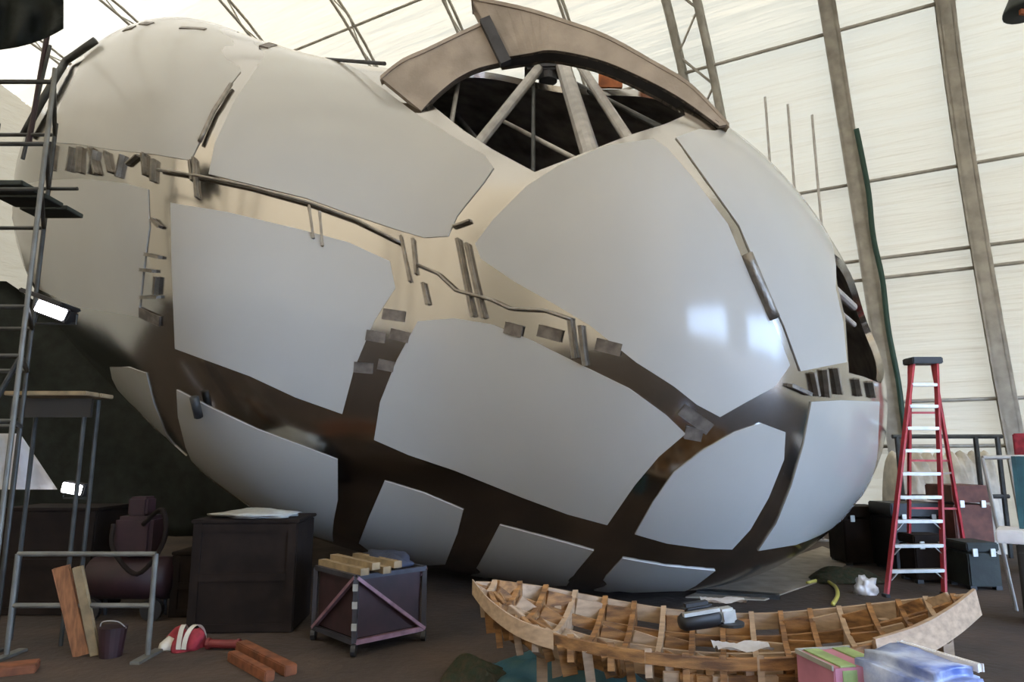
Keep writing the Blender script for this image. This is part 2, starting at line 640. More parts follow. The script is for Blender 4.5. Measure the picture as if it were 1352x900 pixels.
# dull backing inside the uncovered slot on the right end: a curved frame plate and two struts
bm = B()
tube(bm, [hit(1104, 372)[0] - hit(1104, 372)[1] * 0.1, hit(1138, 402)[0] - hit(1138, 402)[1] * 0.12], 0.06)
tube(bm, [hit(1112, 405)[0] - hit(1112, 405)[1] * 0.1, hit(1142, 425)[0] - hit(1142, 425)[1] * 0.15], 0.04)
link('strut', bm, M['pipe'], bean)


# lugs, bars and tabs clamped across the seams
def clamp(p, q, w, h, m, name='seam_clamp'):
    a, n1 = hit(*p)
    b, n2 = hit(*q)
    n = (n1 + n2).normalized()
    bm = B()
    bar(bm, a + n * h * 0.4, b + n * h * 0.4, w, h, n, 0.006)
    mid = (a + b) / 2
    if name == 'seam_clamp':
        for e in (a, b):                                # feet welded down at both ends
            box(bm, e.lerp(mid, 0.12) + n * h * 0.15, (w * 1.2, w * 1.3, h * 0.7), frame(b - a, n))
    return link(name, bm, m, bean)


CL = [((72, 192), (68, 224)), ((98, 196), (93, 226)), ((108, 195), (106, 228)), ((122, 196), (130, 230)), ((128, 200), (122, 230)), ((142, 202), (148, 228)), ((164, 206), (158, 234)),
      ((170, 218), (184, 206)), ((192, 204), (194, 232)), ((206, 212), (204, 240)), ((258, 210), (262, 262)), ((253, 214), (256, 240)), ((408, 272), (414, 316)), ((422, 280), (426, 326)),
      ((530, 312), (542, 372)), ((546, 316), (550, 362)), ((560, 374), (566, 402)), ((606, 316), (626, 418)), ((618, 322), (640, 420)), ((600, 300), (622, 292)), ((754, 422), (760, 472)), ((768, 430), (774, 482)),
      ((204, 290), (214, 300)), ((196, 336), (214, 340)), ((190, 356), (206, 358)), ((210, 366), (208, 388)), ((190, 392), (212, 392)),
      ((1070, 492), (1076, 522)), ((1086, 488), (1090, 524)), ((1100, 486), (1106, 520)), ((1128, 500), (1132, 522)), ((1146, 504), (1150, 524)), ((1040, 508), (1066, 520))]
for p, q in CL:
    clamp(p, q, 0.032, 0.07, M['weld'])
for p, q in [((506, 414), (534, 418)), ((484, 442), (508, 446)), ((516, 440), (540, 446)), ((468, 484), (492, 486)), ((500, 480), (520, 484)), ((668, 432), (690, 438)), ((712, 436), (742, 444)), ((788, 454), (820, 462)),
             ((156, 33), (174, 33)), ((188, 32), (200, 33)), ((238, 38), (272, 40)), ((348, 64), (360, 60)), ((186, 412), (212, 424)), ((900, 540), (936, 566)), ((905, 570), (926, 574))]:
    clamp(p, q, 0.13, 0.03, M['tabsteel'], 'backing_tab')


def seam_tube(pts, r, m, name, off=0.05):
    bm = B()
    P = []
    for i in range(len(pts) - 1):
        a, b = pts[i], pts[i + 1]
        k = max(2, int(math.hypot(a[0] - b[0], a[1] - b[1]) / 12))
        for j in range(k):
            h_, n = hit(a[0] + (b[0] - a[0]) * j / k, a[1] + (b[1] - a[1]) * j / k)
            P.append(h_ + n * off)
    h_, n = hit(*pts[-1])
    P.append(h_ + n * off)
    tube(bm, P, r, 8)
    return link(name, bm, m, bean, smooth=True)


seam_tube([(212, 226), (262, 234), (330, 248), (410, 270), (470, 292), (530, 322)], 0.022, M['weld'], 'seam_rod')
seam_tube([(552, 350), (580, 362), (604, 384), (650, 396), (676, 408), (720, 410), (756, 422)], 0.022, M['weld'], 'seam_rod')
seam_tube([(306, 115), (284, 150), (266, 190)], 0.03, M['weld'], 'seam_rod')
seam_tube([(40, 180), (62, 140), (100, 75), (118, 48)], 0.06, M['darkpipe'], 'seam_rod', 0.09)
seam_tube([(984, 336), (1004, 384), (1020, 420)], 0.075, M['weld'], 'seam_rod', 0.02)
seam_tube([(264, 520), (270, 545)], 0.06, M['darkpipe'], 'seam_rod', 0.1)

# pipe frame inside, seen through the open roof hatch: hub and radiating struts
HUB = at(716, 82, 10.7)
bm = B()
box(bm, HUB + V((0.1, 0.1, -0.05)), (0.8, 0.4, 0.24), None, 0.04)
tube(bm, [HUB + V((0.1, 0.1, -0.3)), HUB + V((0.1, 0.1, 0.15))], 0.16, 14)
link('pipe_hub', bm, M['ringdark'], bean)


def strut(a, b, r, m, name='frame_pipe'):
    bm = B()
    d = (V(b) - V(a)).normalized()
    tube(bm, [a, b], r, 12)
    tube(bm, [V(b) - d * 0.08, V(b)], r * 1.15, 12)
    link(name, bm, m, bean, smooth=False)


def edge_pt(px, py, inn=0.12):
    h_, n = hit(px, py)
    return h_ - n * inn




def under(px, py, dy=14, back=0.55):
    """a point inside the skin just behind and below the hatch rim"""
    return at(px, py + dy, hit(px, py)[0].y + back)


strut(HUB + V((-0.05, 0, -0.1)), under(622, 188), 0.085, M['pipe'])
strut(HUB + V((0.35, -0.05, -0.1)), under(782, 198), 0.13, M['pipe'])
strut(HUB + V((0.55, 0, 0.1)), under(834, 176), 0.075, M['pipe'])
strut(HUB + V((-0.15, 0.1, -0.2)), under(704, 224), 0.03, M['darkpipe'])
strut(at(655, 155, 10.9), under(772, 202), 0.035, M['pipe'])
strut(at(606, 102, 11.2), under(594, 160), 0.04, M['pipe'])
strut(HUB + V((0.6, 0.2, -0.3)), under(878, 164, 8), 0.05, M['darkpipe'])
strut(at(600, 150, 11.6), under(650, 196), 0.05, M['darkpipe'])

# ------------------------------------------------ the ring beam over the hatch
ring = thing('ring_beam', 'big weathered curved box beam arching over the open hatch on top of the sculpture', 'beam', at(720, 60, 11.2))


def arch(outer, inner, Y0, Y1, depth, name, m):
    n = 26
    po, pi_ = smooth_path([V((a, b, 0)) for a, b in outer], 8), smooth_path([V((a, b, 0)) for a, b in inner], 8)

    def samp(p, t):
        f = t * (len(p) - 1)
        i = min(int(f), len(p) - 2)
        return p[i].lerp(p[i + 1], f - i)
    A, Bq, Am = [], [], []
    for k in range(n + 1):
        t = k / n
        o_, i_ = samp(po, t), samp(pi_, t)
        Y = Y0 + (Y1 - Y0) * t
        A.append(at(o_.x, o_.y, Y))
        Bq.append(at(i_.x, i_.y, Y))
    bm = B()
    strip_solid(bm, A, Bq, V((0, 0.07, 0)))
    link(name + '_web', bm, m, ring)
    bm = B()
    Bd = [p + V((0, depth, 0)) for p in Bq]
    Bi = [b + V((0, 0, 0.05)) for b in Bq]
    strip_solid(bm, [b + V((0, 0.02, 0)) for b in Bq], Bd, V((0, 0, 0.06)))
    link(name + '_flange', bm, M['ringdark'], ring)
    bm = B()
    strip_solid(bm, [a + V((0, -0.02, -0.05)) for a in A], [a + V((0, depth, -0.05)) for a in A], V((0, 0, 0.06)))
    link(name + '_flange', bm, m, ring)
    bm = B()
    strip_solid(bm, [a + V((0, depth - 0.07, 0)) for a in A], [p + V((0, depth - 0.07, 0)) for p in Bq], V((0, 0.07, 0)))
    link(name + '_web', bm, m, ring)


YR = hit(548, 138)[0].y - 0.12
arch([(502, 102), (530, 80), (565, 64), (600, 47), (641, 28)], [(556, 146), (575, 126), (602, 104), (630, 90), (662, 82)], YR, YR, 0.14, 'segment', M['ring'])
arch([(622, -4), (690, 10), (745, 27), (800, 47), (860, 80), (912, 112), (962, 164)], [(662, 76), (700, 70), (730, 66), (790, 78), (846, 101), (900, 130), (950, 166)], YR + 0.03, hit(945, 172)[0].y, 0.34, 'segment', M['ring'])
bm = B()
bar(bm, at(640, 26, YR - 0.06), at(668, 84, YR - 0.06), 0.16, 0.12, (0, -1, 0))
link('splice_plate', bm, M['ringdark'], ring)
bm = B()
bar(bm, at(806, 78, YR + 0.35), at(806, 116, YR + 0.35), 0.36, 0.05, (0, -1, 0))
o = link('hanging_plate', bm, M['rust'], ring)
o['label'] = 'rust orange plate'

b_ = B()
tube(b_, [at(430, 78, YR + 1.2), at(508, 84, YR + 0.05)], 0.03, 8)
link('tie_rod', b_, M['ringdark'], ring)

# ======================================================== TENT, FLOOR, LIGHT
VC, TW, TH, NE = 4.0, 17.5, 19.5, 3.0
U0, U1 = -14.0, 34.0


def sec(th, inset=0.0):
    """tent cross-section at angle th (0 = foot of far wall, pi = foot of near wall)"""
    c, s = math.cos(th), math.sin(th)
    w, h = TW - inset, TH - inset
    return VC + w * math.copysign(abs(c) ** (2 / NE), c), h * abs(s) ** (2 / NE)


def wp(u, th, inset=0.0):
    v, z = sec(th, inset)
    p = UAX * u + NAX * v
    return V((p.x, p.y, z))


def th_at_z(z, far=True):
    t = math.asin(min(1, (z / TH)) ** (NE / 2))
    return t if far else PI - t


def tent_sheet(t0, t1, n, ua=None, ub=None):
    bm = B()
    nu = 34
    U0_, U1_ = (U0 if ua is None else ua), (U1 if ub is None else ub)
    g = [[bm.verts.new(wp(U0_ + (U1_ - U0_) * i / nu, t0 + (t1 - t0) * j / n)) for j in range(n + 1)] for i in range(nu + 1)]
    for i in range(nu):
        for j in range(n):
            bm.faces.new((g[i][j], g[i + 1][j], g[i + 1][j + 1], g[i][j + 1]))
    return bm


TA = th_at_z(18.3)
struct('wall_back', tent_sheet(0.0, TA, 30), M['wall_fabric'], True)
struct('ceiling', tent_sheet(TA, PI - TA, 30, U0, 17.0), M['roof_fabric'], True)
struct('ceiling_far', tent_sheet(TA, 1.75, 20, 17.0, U1), M['roof_fabric'], True)
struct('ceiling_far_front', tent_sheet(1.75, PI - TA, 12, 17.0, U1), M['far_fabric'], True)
TD = th_at_z(1.3)
struct('wall_front', tent_sheet(PI - TA, PI - TD, 12, U0, 17.0), M['wall_fabric'], True)
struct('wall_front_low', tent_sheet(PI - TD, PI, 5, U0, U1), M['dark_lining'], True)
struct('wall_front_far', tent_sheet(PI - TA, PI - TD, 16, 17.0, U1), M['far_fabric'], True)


def gable(u, m, name):
    bm = B()
    prev = None
    for k in range(41):
        th = PI / 2 * k / 40
        a, b = wp(u, th), wp(u, PI - th)
        cur = (bm.verts.new(a), bm.verts.new(b))
        if prev and (a - b).length > 1e-3:
            bm.faces.new((prev[0], cur[0], cur[1], prev[1]))
        prev = cur
    struct(name, bm, m)


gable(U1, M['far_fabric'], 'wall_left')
# end wall behind the viewer to the right, with two tall daylight openings
WIN = [(-9.0, 3.0, 2.6, 6.3), (7.3, 13.0, 2.9, 5.8), (1.5, 13.5, 0.05, 2.3)]
outl = []
for k in range(81):
    p = wp(U0, PI * k / 80)
    outl.append(V((p.dot(NAX), p.z)))
pts = list(outl)
fcs = [list(range(len(outl)))]
edg = []
for (a, b, c, d) in WIN:
    n0 = len(pts)
    pts += [V((a, c)), V((b, c)), V((b, d)), V((a, d))]
    edg += [(n0, n0 + 1), (n0 + 1, n0 + 2), (n0 + 2, n0 + 3), (n0 + 3, n0)]
r_ = delaunay_2d_cdt(pts, edg, fcs, 1, 1e-5)
bm = B()
vv_ = [bm.verts.new(UAX * U0 + NAX * p.x + V((0, 0, p.y))) for p in r_[0]]
for f in r_[2]:
    c = sum((r_[0][i] for i in f), V((0, 0))) / 3
    if not any(a < c.x < b and c2 < c.y < d for a, b, c2, d in WIN):
        bm.faces.new([vv_[i] for i in f])
struct('wall_right', bm, M['wall_fabric'])
for k, (a, b, c, d) in enumerate(WIN):
    bm = B()
    q = [UAX * U0 + NAX * x + V((0, 0, z)) for x, z in ((a, c), (b, c), (b, d), (a, d))]
    for i in range(4):
        bar(bm, q[i], q[(i + 1) % 4], 0.14, 0.14)
    for t in (0.33, 0.67):
        bar(bm, q[0].lerp(q[1], t), q[3].lerp(q[2], t), 0.08, 0.08)
    struct('window_%d' % (k + 1) if k < 2 else 'door_1', bm, M['rib'])
bm = B()
box(bm, (0, 12, -0.1), (90, 90, 0.2))
struct('floor', bm, M['dirt'])
bm = B()
box(bm, (0, 12, -0.25), (500, 500, 0.2))
o = struct('ground_outside', bm, M['earth'])


def lattice_rib(u, label, kind='thin', th0=0.0, th1=PI):
    depth = 0.3 if kind == 'box' else 0.38
    root = thing('tent_rib', label, 'tent frame', wp(u, 0.0), 'arched steel ribs of the tent')
    n = 60
    ths = [th0 + (th1 - th0) * (0.5 - 0.5 * math.cos(PI * k / n)) * 1.0 for k in range(n + 1)]
    # even spacing along the arc
    fine = [wp(u, PI * k / 600, 0.14) for k in range(601)]
    L = [0]
    for k in range(600):
        L.append(L[-1] + (fine[k + 1] - fine[k]).length)
    out, inn = [], []
    m = 56
    k = 0
    for j in range(m + 1):
        t = L[-1] * j / m
        while k < 599 and L[k + 1] < t:
            k += 1
        th = PI * (k + (t - L[k]) / max(L[k + 1] - L[k], 1e-9)) / 600
        out.append(wp(u, min(th, PI), 0.14))
        p = wp(u, min(th, PI), 0.14)
        d = (wp(u, min(PI, th + 0.01), 0.14) - wp(u, max(0, th - 0.01), 0.14)).normalized()
        nn = UAX.cross(d).normalized()
        cen = UAX * u + NAX * VC + V((0, 0, 6))
        if nn.dot(cen - p) < 0:
            nn = -nn
        inn.append(p + nn * depth)
    for q in (out, inn):
        for p in q:                                       # the frames rake slightly along the tent
            p += UAX * (0.055 * p.z)
    if kind == 'box':
        b_ = B()
        strip_solid(b_, [p + UAX * 0.21 for p in inn], [p - UAX * 0.21 for p in inn], NAX * 0.02)
        link('flange', b_, M['rib'], root)
        b_ = B()
        strip_solid(b_, [p + UAX * 0.21 for p in out], [p - UAX * 0.21 for p in out], NAX * 0.02)
        link('flange', b_, M['rib'], root)
        for sg in (-0.13, 0.13):
            b_ = B()
            strip_solid(b_, [p + UAX * sg for p in inn], [p + UAX * sg for p in out], UAX * 0.02)
            link('web', b_, M['rib'], root)
        return root
    sp = (-0.42, 0.42) if kind == 'pair' else (0.0,)
    rr = 0.10 if kind == 'pair' else 0.05
    for sg in sp:
        for ch, nm in ((out, 'outer_chord'), (inn, 'inner_chord')):
            b_ = B()
            tube(b_, [p + UAX * sg for p in ch], rr, 8)
            link(nm, b_, M['rib'], root, True)
    b_ = B()
    for j in range(m):
        a, b2 = (out[j], inn[j + 1]) if j % 2 else (inn[j], out[j + 1])
        if kind == 'pair':
            sg = 0.42 if j % 2 else -0.42
            tube(b_, [inn[j] + UAX * sg, inn[j + 1] - UAX * sg], 0.035, 6)
        else:
            tube(b_, [a, b2], 0.025, 6)
    link('lacing', b_, M['rib'], root)
    return root


RIBL = [(-2.5, 'grey tent rib to the right of the red stepladder'), (0.1, 'grey tent rib beside the dark edge of the sculpture, with a green hose on it'),
        (3.75, 'pale lattice tent rib rising behind the right foot of the ring beam'), (7.2, 'lattice tent rib passing just above the top of the ring beam'),
        (10.8, 'roof rib meeting the left foot of the ring beam'), (14.6, 'roof rib second to the left of the ring beam'),
        (18.6, 'roof rib third to the left of the ring beam'), (23.0, 'roof rib fourth to the left of the ring beam, close over the sculpture'), (28.0, 'roof rib farthest away above the upper left of the sculpture')]
for k, (u, l) in enumerate(RIBL):
    lattice_rib(u, l, 'box' if k < 2 else 'pair' if k == 2 else 'thin')

PUR = [(2.35, 'lowest steel rail along the tent wall just above the heap of cream tarp'), (3.55, 'thin rail along the tent wall level with the top of the stepladder'),
       (7.0, 'lower of the two close rails across the middle of the tent wall'), (7.55, 'upper of the two close rails across the middle of the tent wall'),
       (9.7, 'rail along the tent wall meeting the thin rods on the shoulder of the sculpture'), (13.6, 'highest wall rail of the tent, near the top right of the photo')]
for z, l in PUR:
    b_ = B()
    t = th_at_z(z)
    tube(b_, [wp(U0, t, 0.2), wp(U1, t, 0.2)], 0.05, 8)
    tag(link('tent_purlin', b_, M['rib'], smooth=True), l, 'tent frame', 'long rails of the tent frame')
for k, (t, l) in enumerate([(0.95, 'roof rail of the tent nearest above the wall'), (1.3, 'roof rail just before the ridge of the tent'), (1.65, 'roof rail just past the ridge of the tent')]):
    b_ = B()
    tube(b_, [wp(U0, t, 0.2), wp(U1, t, 0.2)], 0.045, 8)
    tag(link('tent_purlin', b_, M['rib'], smooth=True), l, 'tent frame', 'long rails of the tent frame')

# green hose hung on the second rib
b_ = B()
hp = []
for z in (11.2, 10.4, 9.4, 8.2, 7.0, 5.6, 4.2, 2.8, 1.4, 0.5):
    p = wp(0.1 + 0.055 * z, th_at_z(z), 0.56) - UAX * (0.27 + 0.03 * math.sin(z * 2.1))
    hp.append(p)
p = hp[-1]
hp += [V((p.x - 0.1, p.y - 0.3, 0.09)), V((p.x + 0.1, p.y - 1.0, 0.08))]
tube(b_, smooth_path(hp, 6), 0.07, 8)
tag(link('green_hose', b_, M['green'], smooth=True), 'dark green hose hanging down the tent rib beside the sculpture', 'hose')

# thin rods standing behind the sculpture's shoulder
for (x0, y0, x1, y1, Y, l) in [(1010, 128, 1016, 300, 17.6, 'thin steel rod closest to the top of the sculpture, behind its shoulder'), (1040, 138, 1050, 330, 17.4, 'middle one of three thin steel rods behind the shoulder of the sculpture'), (1072, 152, 1082, 400, 17.2, 'outermost of three thin steel rods behind the shoulder of the sculpture')]:
    b_ = B()
    top = at(x0, y0, Y)
    foot = V((top.x + 0.1, Y, 0))
    tube(b_, [foot, top], 0.035, 8)
    box(b_, foot + V((0, 0, 0.02)), (0.25, 0.25, 0.04))
    tag(link('steel_rod', b_, M['pipe']), l, 'pole', 'thin rods behind the sculpture')

# ======================================================== LEFT: SCAFFOLD AND CLUTTER
# scaffold tower
sc_x0, sc_x1 = at(-55, 600, 7.0).x, at(14, 600, 7.0).x
YF, YB = 6.6, 7.8
tower = thing('scaffold_tower', 'dark scaffold tower at the left edge in front of the far end of the sculpture', 'scaffold', (sc_x1, YF, 0))
px_post = [(at(12, 600, YF).x, YF), (at(-90, 600, YF).x, YF), (at(58, 300, YB).x, YB), (at(-60, 600, YB).x, YB)]
for k, (x, y) in enumerate(px_post):
    b_ = B()
    tube(b_, [(x, y, 0.0), (x, y, 6.1)], 0.025, 10)
    box(b_, (x, y, 0.012), (0.16, 0.16, 0.024))
    link('post', b_, M['dullpipe'] if k == 0 else M['darkpipe'], tower)


def tb(a, b, r=0.024, m=M['darkpipe'], nm='ledger'):
    bb = B()
    tube(bb, [a, b], r, 8)
    link(nm, bb, m, tower)


xA, xB = px_post[0][0], px_post[1][0]
xC, xD = px_post[2][0], px_post[3][0]
for py in (108, 190, 250, 405, 470, 556):
    z = at(12, py, YF).z
    tb((xB, YF, z), (xA, YF, z))
    tb((xA, YF, z), (xC, YB, z))
    tb((xD, YB, z), (xC + (0.35 if py == 190 else 0), YB, z))
tb(at(70, 2, YB), at(38, 190, YB), 0.03, M['maroon'], 'brace')
tb(at(30, 210, YB), at(66, 60, YB), 0.022, M['darkpipe'], 'brace')
tb((xA, YF, at(12, 470, YF).z), (xB, YF, at(12, 700, YF).z), 0.024, M['darkpipe'], 'brace')
tb(at(66, 188, YB), at(66, 226, YB), 0.03, M['black'], 'bracket')
for py, m in ((244, 'tarp'),):
    z = at(12, py, YF).z
    for q in range(3):
        b_ = B()
        y0 = YF + 0.2 + q * 0.36
        box(b_, ((xB + xA) / 2 - 0.14, y0, z + 0.05), (xA - xB - 0.2, 0.3, 0.05), None, 0.006)
        link('deck_board', b_, M[m], tower)

# lower work platform board
zz = at(70, 520, 8.0)
plat = thing('work_platform', 'pale plank platform on dark legs under the far end of the sculpture', 'platform', (zz.x, 8.0, 0))
x0, x1 = at(16, 520, 8.0).x, at(122, 520, 8.0).x
for q in range(2):
    b_ = B()
    box(b_, ((x0 + x1) / 2, 8.0 + q * 0.3, zz.z), (x1 - x0, 0.27, 0.05), None, 0.008)
    link('board', b_, M['oldplank'], plat)
b_ = B()
bar(b_, (x0, 8.02, zz.z - 0.16), (x1, 8.02, zz.z - 0.16), 0.04, 0.22)
link('beam', b_, M['black'], plat)
for x in (x0 + 0.1, x1 - 0.1):
    for y in (8.05, 8.3):
        b_ = B()
        tube(b_, [(x, y, 0), (x, y, zz.z - 0.05)], 0.025, 8)
        link('leg', b_, M['darkpipe'], plat)

# dark tarp bundled at top left, hung on the scaffold
b_ = B()
n1, n2 = 14, 12
g = []
for i in range(n1 + 1):
    row = []
    for j in range(n2 + 1):
        px = -60 + (84 + 60) * i / n1
        py = -60 + (128 - 30 * (i / n1) ** 3) * j / n2
        Y = 6.5 + 0.10 * math.sin(i * 1.3) + 0.06 * math.sin(j * 0.9 + i)
        row.append(b_.verts.new(at(px, py, Y)))
    g.append(row)
for i in range(n1):
    for j in range(n2):
        b_.faces.new((g[i][j], g[i + 1][j], g[i + 1][j + 1], g[i][j + 1]))
r = bmesh.ops.solidify(b_, geom=b_.faces[:], thickness=0.03)
tag(link('dark_tarp', b_, M['tarp'], smooth=True), 'dark green tarp hung at the very top of the scaffold tower', 'tarp')


# work lamps
def work_lamp(c, w, h, tilt, label, hood=True):
    root = thing('work_lamp', label, 'lamp', c)
    c = V(c)
    R = Matrix.Rotation(tilt, 3, 'Y')
    b_ = B()
    box(b_, c + V((0, 0.10, 0)), (w, 0.16, h), R, 0.02)
    link('housing', b_, M['black'], root)
    b_ = B()
    box(b_, c + V((0, 0.012, 0)), (w * 0.86, 0.03, h * 0.8), R, 0.01)
    o = link('lens', b_, M['lamp'], root, smooth=False)
    o['label'] = 'bright lit lens'
    if hood:
        b_ = B()
        box(b_, c + R @ V((0, -0.06, h * 0.62)), (w * 1.25, 0.34, 0.045), R, 0.012)
        link('hood', b_, M['black'], root)
    b_ = B()
    tube(b_, [c + V((-w * .55, 0.12, -h * .2)), c + V((-w * .55, 0.12, -h * .8)), c + V((w * .55, 0.12, -h * .8)), c + V((w * .55, 0.12, -h * .2))], 0.014, 6)
    link('yoke', b_, M['darkpipe'], root)
    return root


work_lamp(at(66, 409, 7.2), 0.40, 0.16, math.radians(20), 'lit work lamp with a black hood clamped on the scaffold beside the lower seam')
work_lamp(at(94, 645, 9.0), 0.30, 0.16, math.radians(10), 'small lit work lamp low in the dark under the sculpture', False)

# dark curtain added to stand in for shade beyond the arch under the sculpture
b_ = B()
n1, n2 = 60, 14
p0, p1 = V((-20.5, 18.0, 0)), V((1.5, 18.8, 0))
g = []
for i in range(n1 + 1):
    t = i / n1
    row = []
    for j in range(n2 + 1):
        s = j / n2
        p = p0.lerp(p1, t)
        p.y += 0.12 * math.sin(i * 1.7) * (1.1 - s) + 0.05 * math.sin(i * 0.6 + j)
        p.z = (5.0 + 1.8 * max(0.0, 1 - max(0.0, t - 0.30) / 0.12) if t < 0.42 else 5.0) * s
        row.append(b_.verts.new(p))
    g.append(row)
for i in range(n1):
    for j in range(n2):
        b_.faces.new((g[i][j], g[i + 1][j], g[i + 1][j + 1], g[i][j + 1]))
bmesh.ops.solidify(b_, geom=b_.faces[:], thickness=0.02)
tag(link('shade_backdrop', b_, M['tarp'], smooth=True), 'added shade curtain hanging behind the sculpture, seen under its belly', 'backdrop')

# white sheet added in place of the bright tent light at far left
b_ = B()
n = 10
g = []
for i in range(n + 1):
    row = []
    for j in range(n + 1):
        u, v = i / n, j / n
        px, py = -30 + u * (30 + 76 * (0.35 + 0.65 * v)), 572 + 74 * v
        row.append(b_.verts.new(at(px, py, 8.9 + 0.05 * math.sin(i * 1.3 + j * 0.5))))
    g.append(row)
for i in range(n):
    for j in range(n):
        b_.faces.new((g[i][j], g[i + 1][j], g[i + 1][j + 1], g[i][j + 1]))
bmesh.ops.solidify(b_, geom=b_.faces[:], thickness=0.015)
tag(link('tent_light_sheet', b_, M['white'], smooth=True), 'white sheet added for the bright tent light at the left edge, behind the scaffold post', 'sheet')

# guard rail
gy = 7.6
rail = thing('guard_rail', 'grey pipe guard rail standing on the floor at the left, behind two leaning boards', 'railing', (at(115, 800, gy).x, gy, 0))
xa, xb = at(24, 730, gy).x, at(206, 730, gy).x
zt, zb = at(115, 731, gy).z, at(115, 799, gy).z
for x in (xa, xb):
    b_ = B()
    tube(b_, [(x, gy, 0.0), (x, gy, zt)], 0.028, 10)
    box(b_, (x, gy, 0.015), (0.1, 0.5, 0.03))
    link('post', b_, M['dullpipe'], rail)
for z in (zt, zb):
    b_ = B()
    tube(b_, [(xa, gy, z), (xb, gy, z)], 0.026, 10)
    link('rail', b_, M['dullpipe'], rail)
# leaning boards
for k, (xb0, xb1, l) in enumerate([((104), (84), 'wide orange brown board leaning on the guard rail, left one of the pair'), ((122), (106), 'narrow tan board leaning on the guard rail, right one of the pair')]):
    b_ = B()
    a = ground(xb0 + 4, 866)
    b2 = at(xb1, 748, gy - 0.06)
    b2 = V((b2.x, gy - 0.10, b2.z))
    a = V((a.x, a.y, 0.02))
    bar(b_, a, b2, (0.15 if k == 0 else 0.08), 0.04, (0, -1, 0.3), 0.006)
    tag(link('leaning_board', b_, M['plank'] if k == 0 else M['oldplank']), l, 'board', 'boards leaning on the guard rail')

# machine in the dark behind the rail
mc = ground(180, 770)
mc = V((at(180, 700, 9.4).x, 9.4, 0))
mach = thing('red_compressor', 'dark red compressor with hoses standing in the shade behind the guard rail', 'machine', mc)
b_ = B()
tube(b_, [mc + V((-0.55, 0, 0.5)), mc + V((-0.5, 0, 0.5)), mc + V((0.5, 0, 0.5)), mc + V((0.55, 0, 0.5))], [0.12, 0.27, 0.27, 0.12], 18)
link('tank', b_, M['maroon'], mach, True)
b_ = B()
box(b_, mc + V((0.05, 0, 1.05)), (0.5, 0.4, 0.5), None, 0.05)
box(b_, mc + V((0.05, 0, 1.42)), (0.26, 0.26, 0.25), None, 0.03)
link('motor', b_, M['maroon'], mach)
b_ = B()
tube(b_, smooth_path([mc + V((0.2, -0.22, 1.2)), mc + V((0.5, -0.35, 1.4)), mc + V((0.55, -0.35, 1.0)), mc + V((0.25, -0.35, 0.6)), mc + V((-0.1, -0.33, 0.9)), mc + V((-0.2, -0.2, 1.2))], 6), 0.03, 8)
link('hose', b_, M['crate'], mach, True)
for sx in (-0.4, 0.4):
    b_ = B()
    tube(b_, [mc + V((sx, -0.24, 0.14)), mc + V((sx, -0.16, 0.14))], 0.14, 16)
    link('wheel', b_, M['black'], mach)
    b_ = B()
    tube(b_, [mc + V((sx, 0.15, 0)), mc + V((sx, 0.1, 0.4))], 0.025, 8)
    link('leg', b_, M['black'], mach)

# dark crates under the belly, with a pale sheet on the top
def crate(c, s, rz, label, lidm=None):
    c = V(c)
    R = Matrix.Rotation(rz, 3, 'Z')
    root = thing('storage_crate', label, 'crate', c, 'dark crates under the sculpture')
    b_ = B()
    box(b_, c + V((0, 0, s[2] / 2)), s, R, 0.015)
    link('body', b_, M['crate'], root)
    b_ = B()
    for sx in (-1, 1):
        box(b_, c + R @ V((sx * (s[0] / 2 - 0.06), -s[1] / 2 - 0.012, s[2] / 2)), (0.1, 0.03, s[2] * 0.99), R)
    for z in (0.06, s[2] / 2, s[2] - 0.06):
        box(b_, c + R @ V((0, -s[1] / 2 - 0.01, z)), (s[0] - 0.22, 0.026, 0.09), R)
    link('batten', b_, M['crate'], root)
    b_ = B()
    box(b_, c + V((0, 0, s[2] + 0.02)), (s[0] * 1.04, s[1] * 1.05, 0.04), R, 0.008)
    link('lid', b_, lidm or M['crate'], root)
    return root


YC = 8.6
g0 = at(322, 690, YC)
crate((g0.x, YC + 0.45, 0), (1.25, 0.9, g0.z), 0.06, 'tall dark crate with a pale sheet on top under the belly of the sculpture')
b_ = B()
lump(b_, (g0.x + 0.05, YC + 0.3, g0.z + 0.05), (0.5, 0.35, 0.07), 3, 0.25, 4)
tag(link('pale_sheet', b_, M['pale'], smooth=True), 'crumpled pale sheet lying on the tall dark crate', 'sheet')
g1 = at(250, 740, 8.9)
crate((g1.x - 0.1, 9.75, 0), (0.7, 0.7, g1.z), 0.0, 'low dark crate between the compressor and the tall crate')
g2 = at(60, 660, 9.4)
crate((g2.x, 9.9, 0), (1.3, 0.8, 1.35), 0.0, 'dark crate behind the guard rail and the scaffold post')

# red bundle, red pipe and timbers on the floor at the left front
c = ground(246, 856)
b = thing('tool_bundle', 'red bundle tied with pale straps on the floor left of the tool cart', 'bundle', c)
b_ = B()
lump(b_, c + V((0, 0, 0)), (0.17, 0.13, 0.17), 3, 0.45, 3)
link('sack', b_, M['redcloth'], b, True)
for k, (dx, tl_) in enumerate(((-0.07, 0.25), (0.06, -0.35))):
    b_ = B()
    P = []
    for q in range(25):
        a = PI * (q / 24)
        P.append(c + V((dx + tl_ * 0.12 * math.cos(a), -0.155 * math.cos(a), 0.03 + 0.215 * math.sin(a))))
    Q = [p_ + V((0.05, 0, 0)) for p_ in P]
    strip_solid(b_, P, Q, V((0, -0.008, 0.006)))
    link('strap', b_, M['heap'], b)
b_ = B()
lump(b_, c + V((-0.19, -0.03, 0.0)), (0.09, 0.08, 0.10), 2, 0.35, 6)
link('tail_end', b_, M['heap'], b, True)
c2, c3 = ground(264, 858), ground(316, 858)
b_ = B()
c2 = c2 + V((0.06, 0.03, 0))
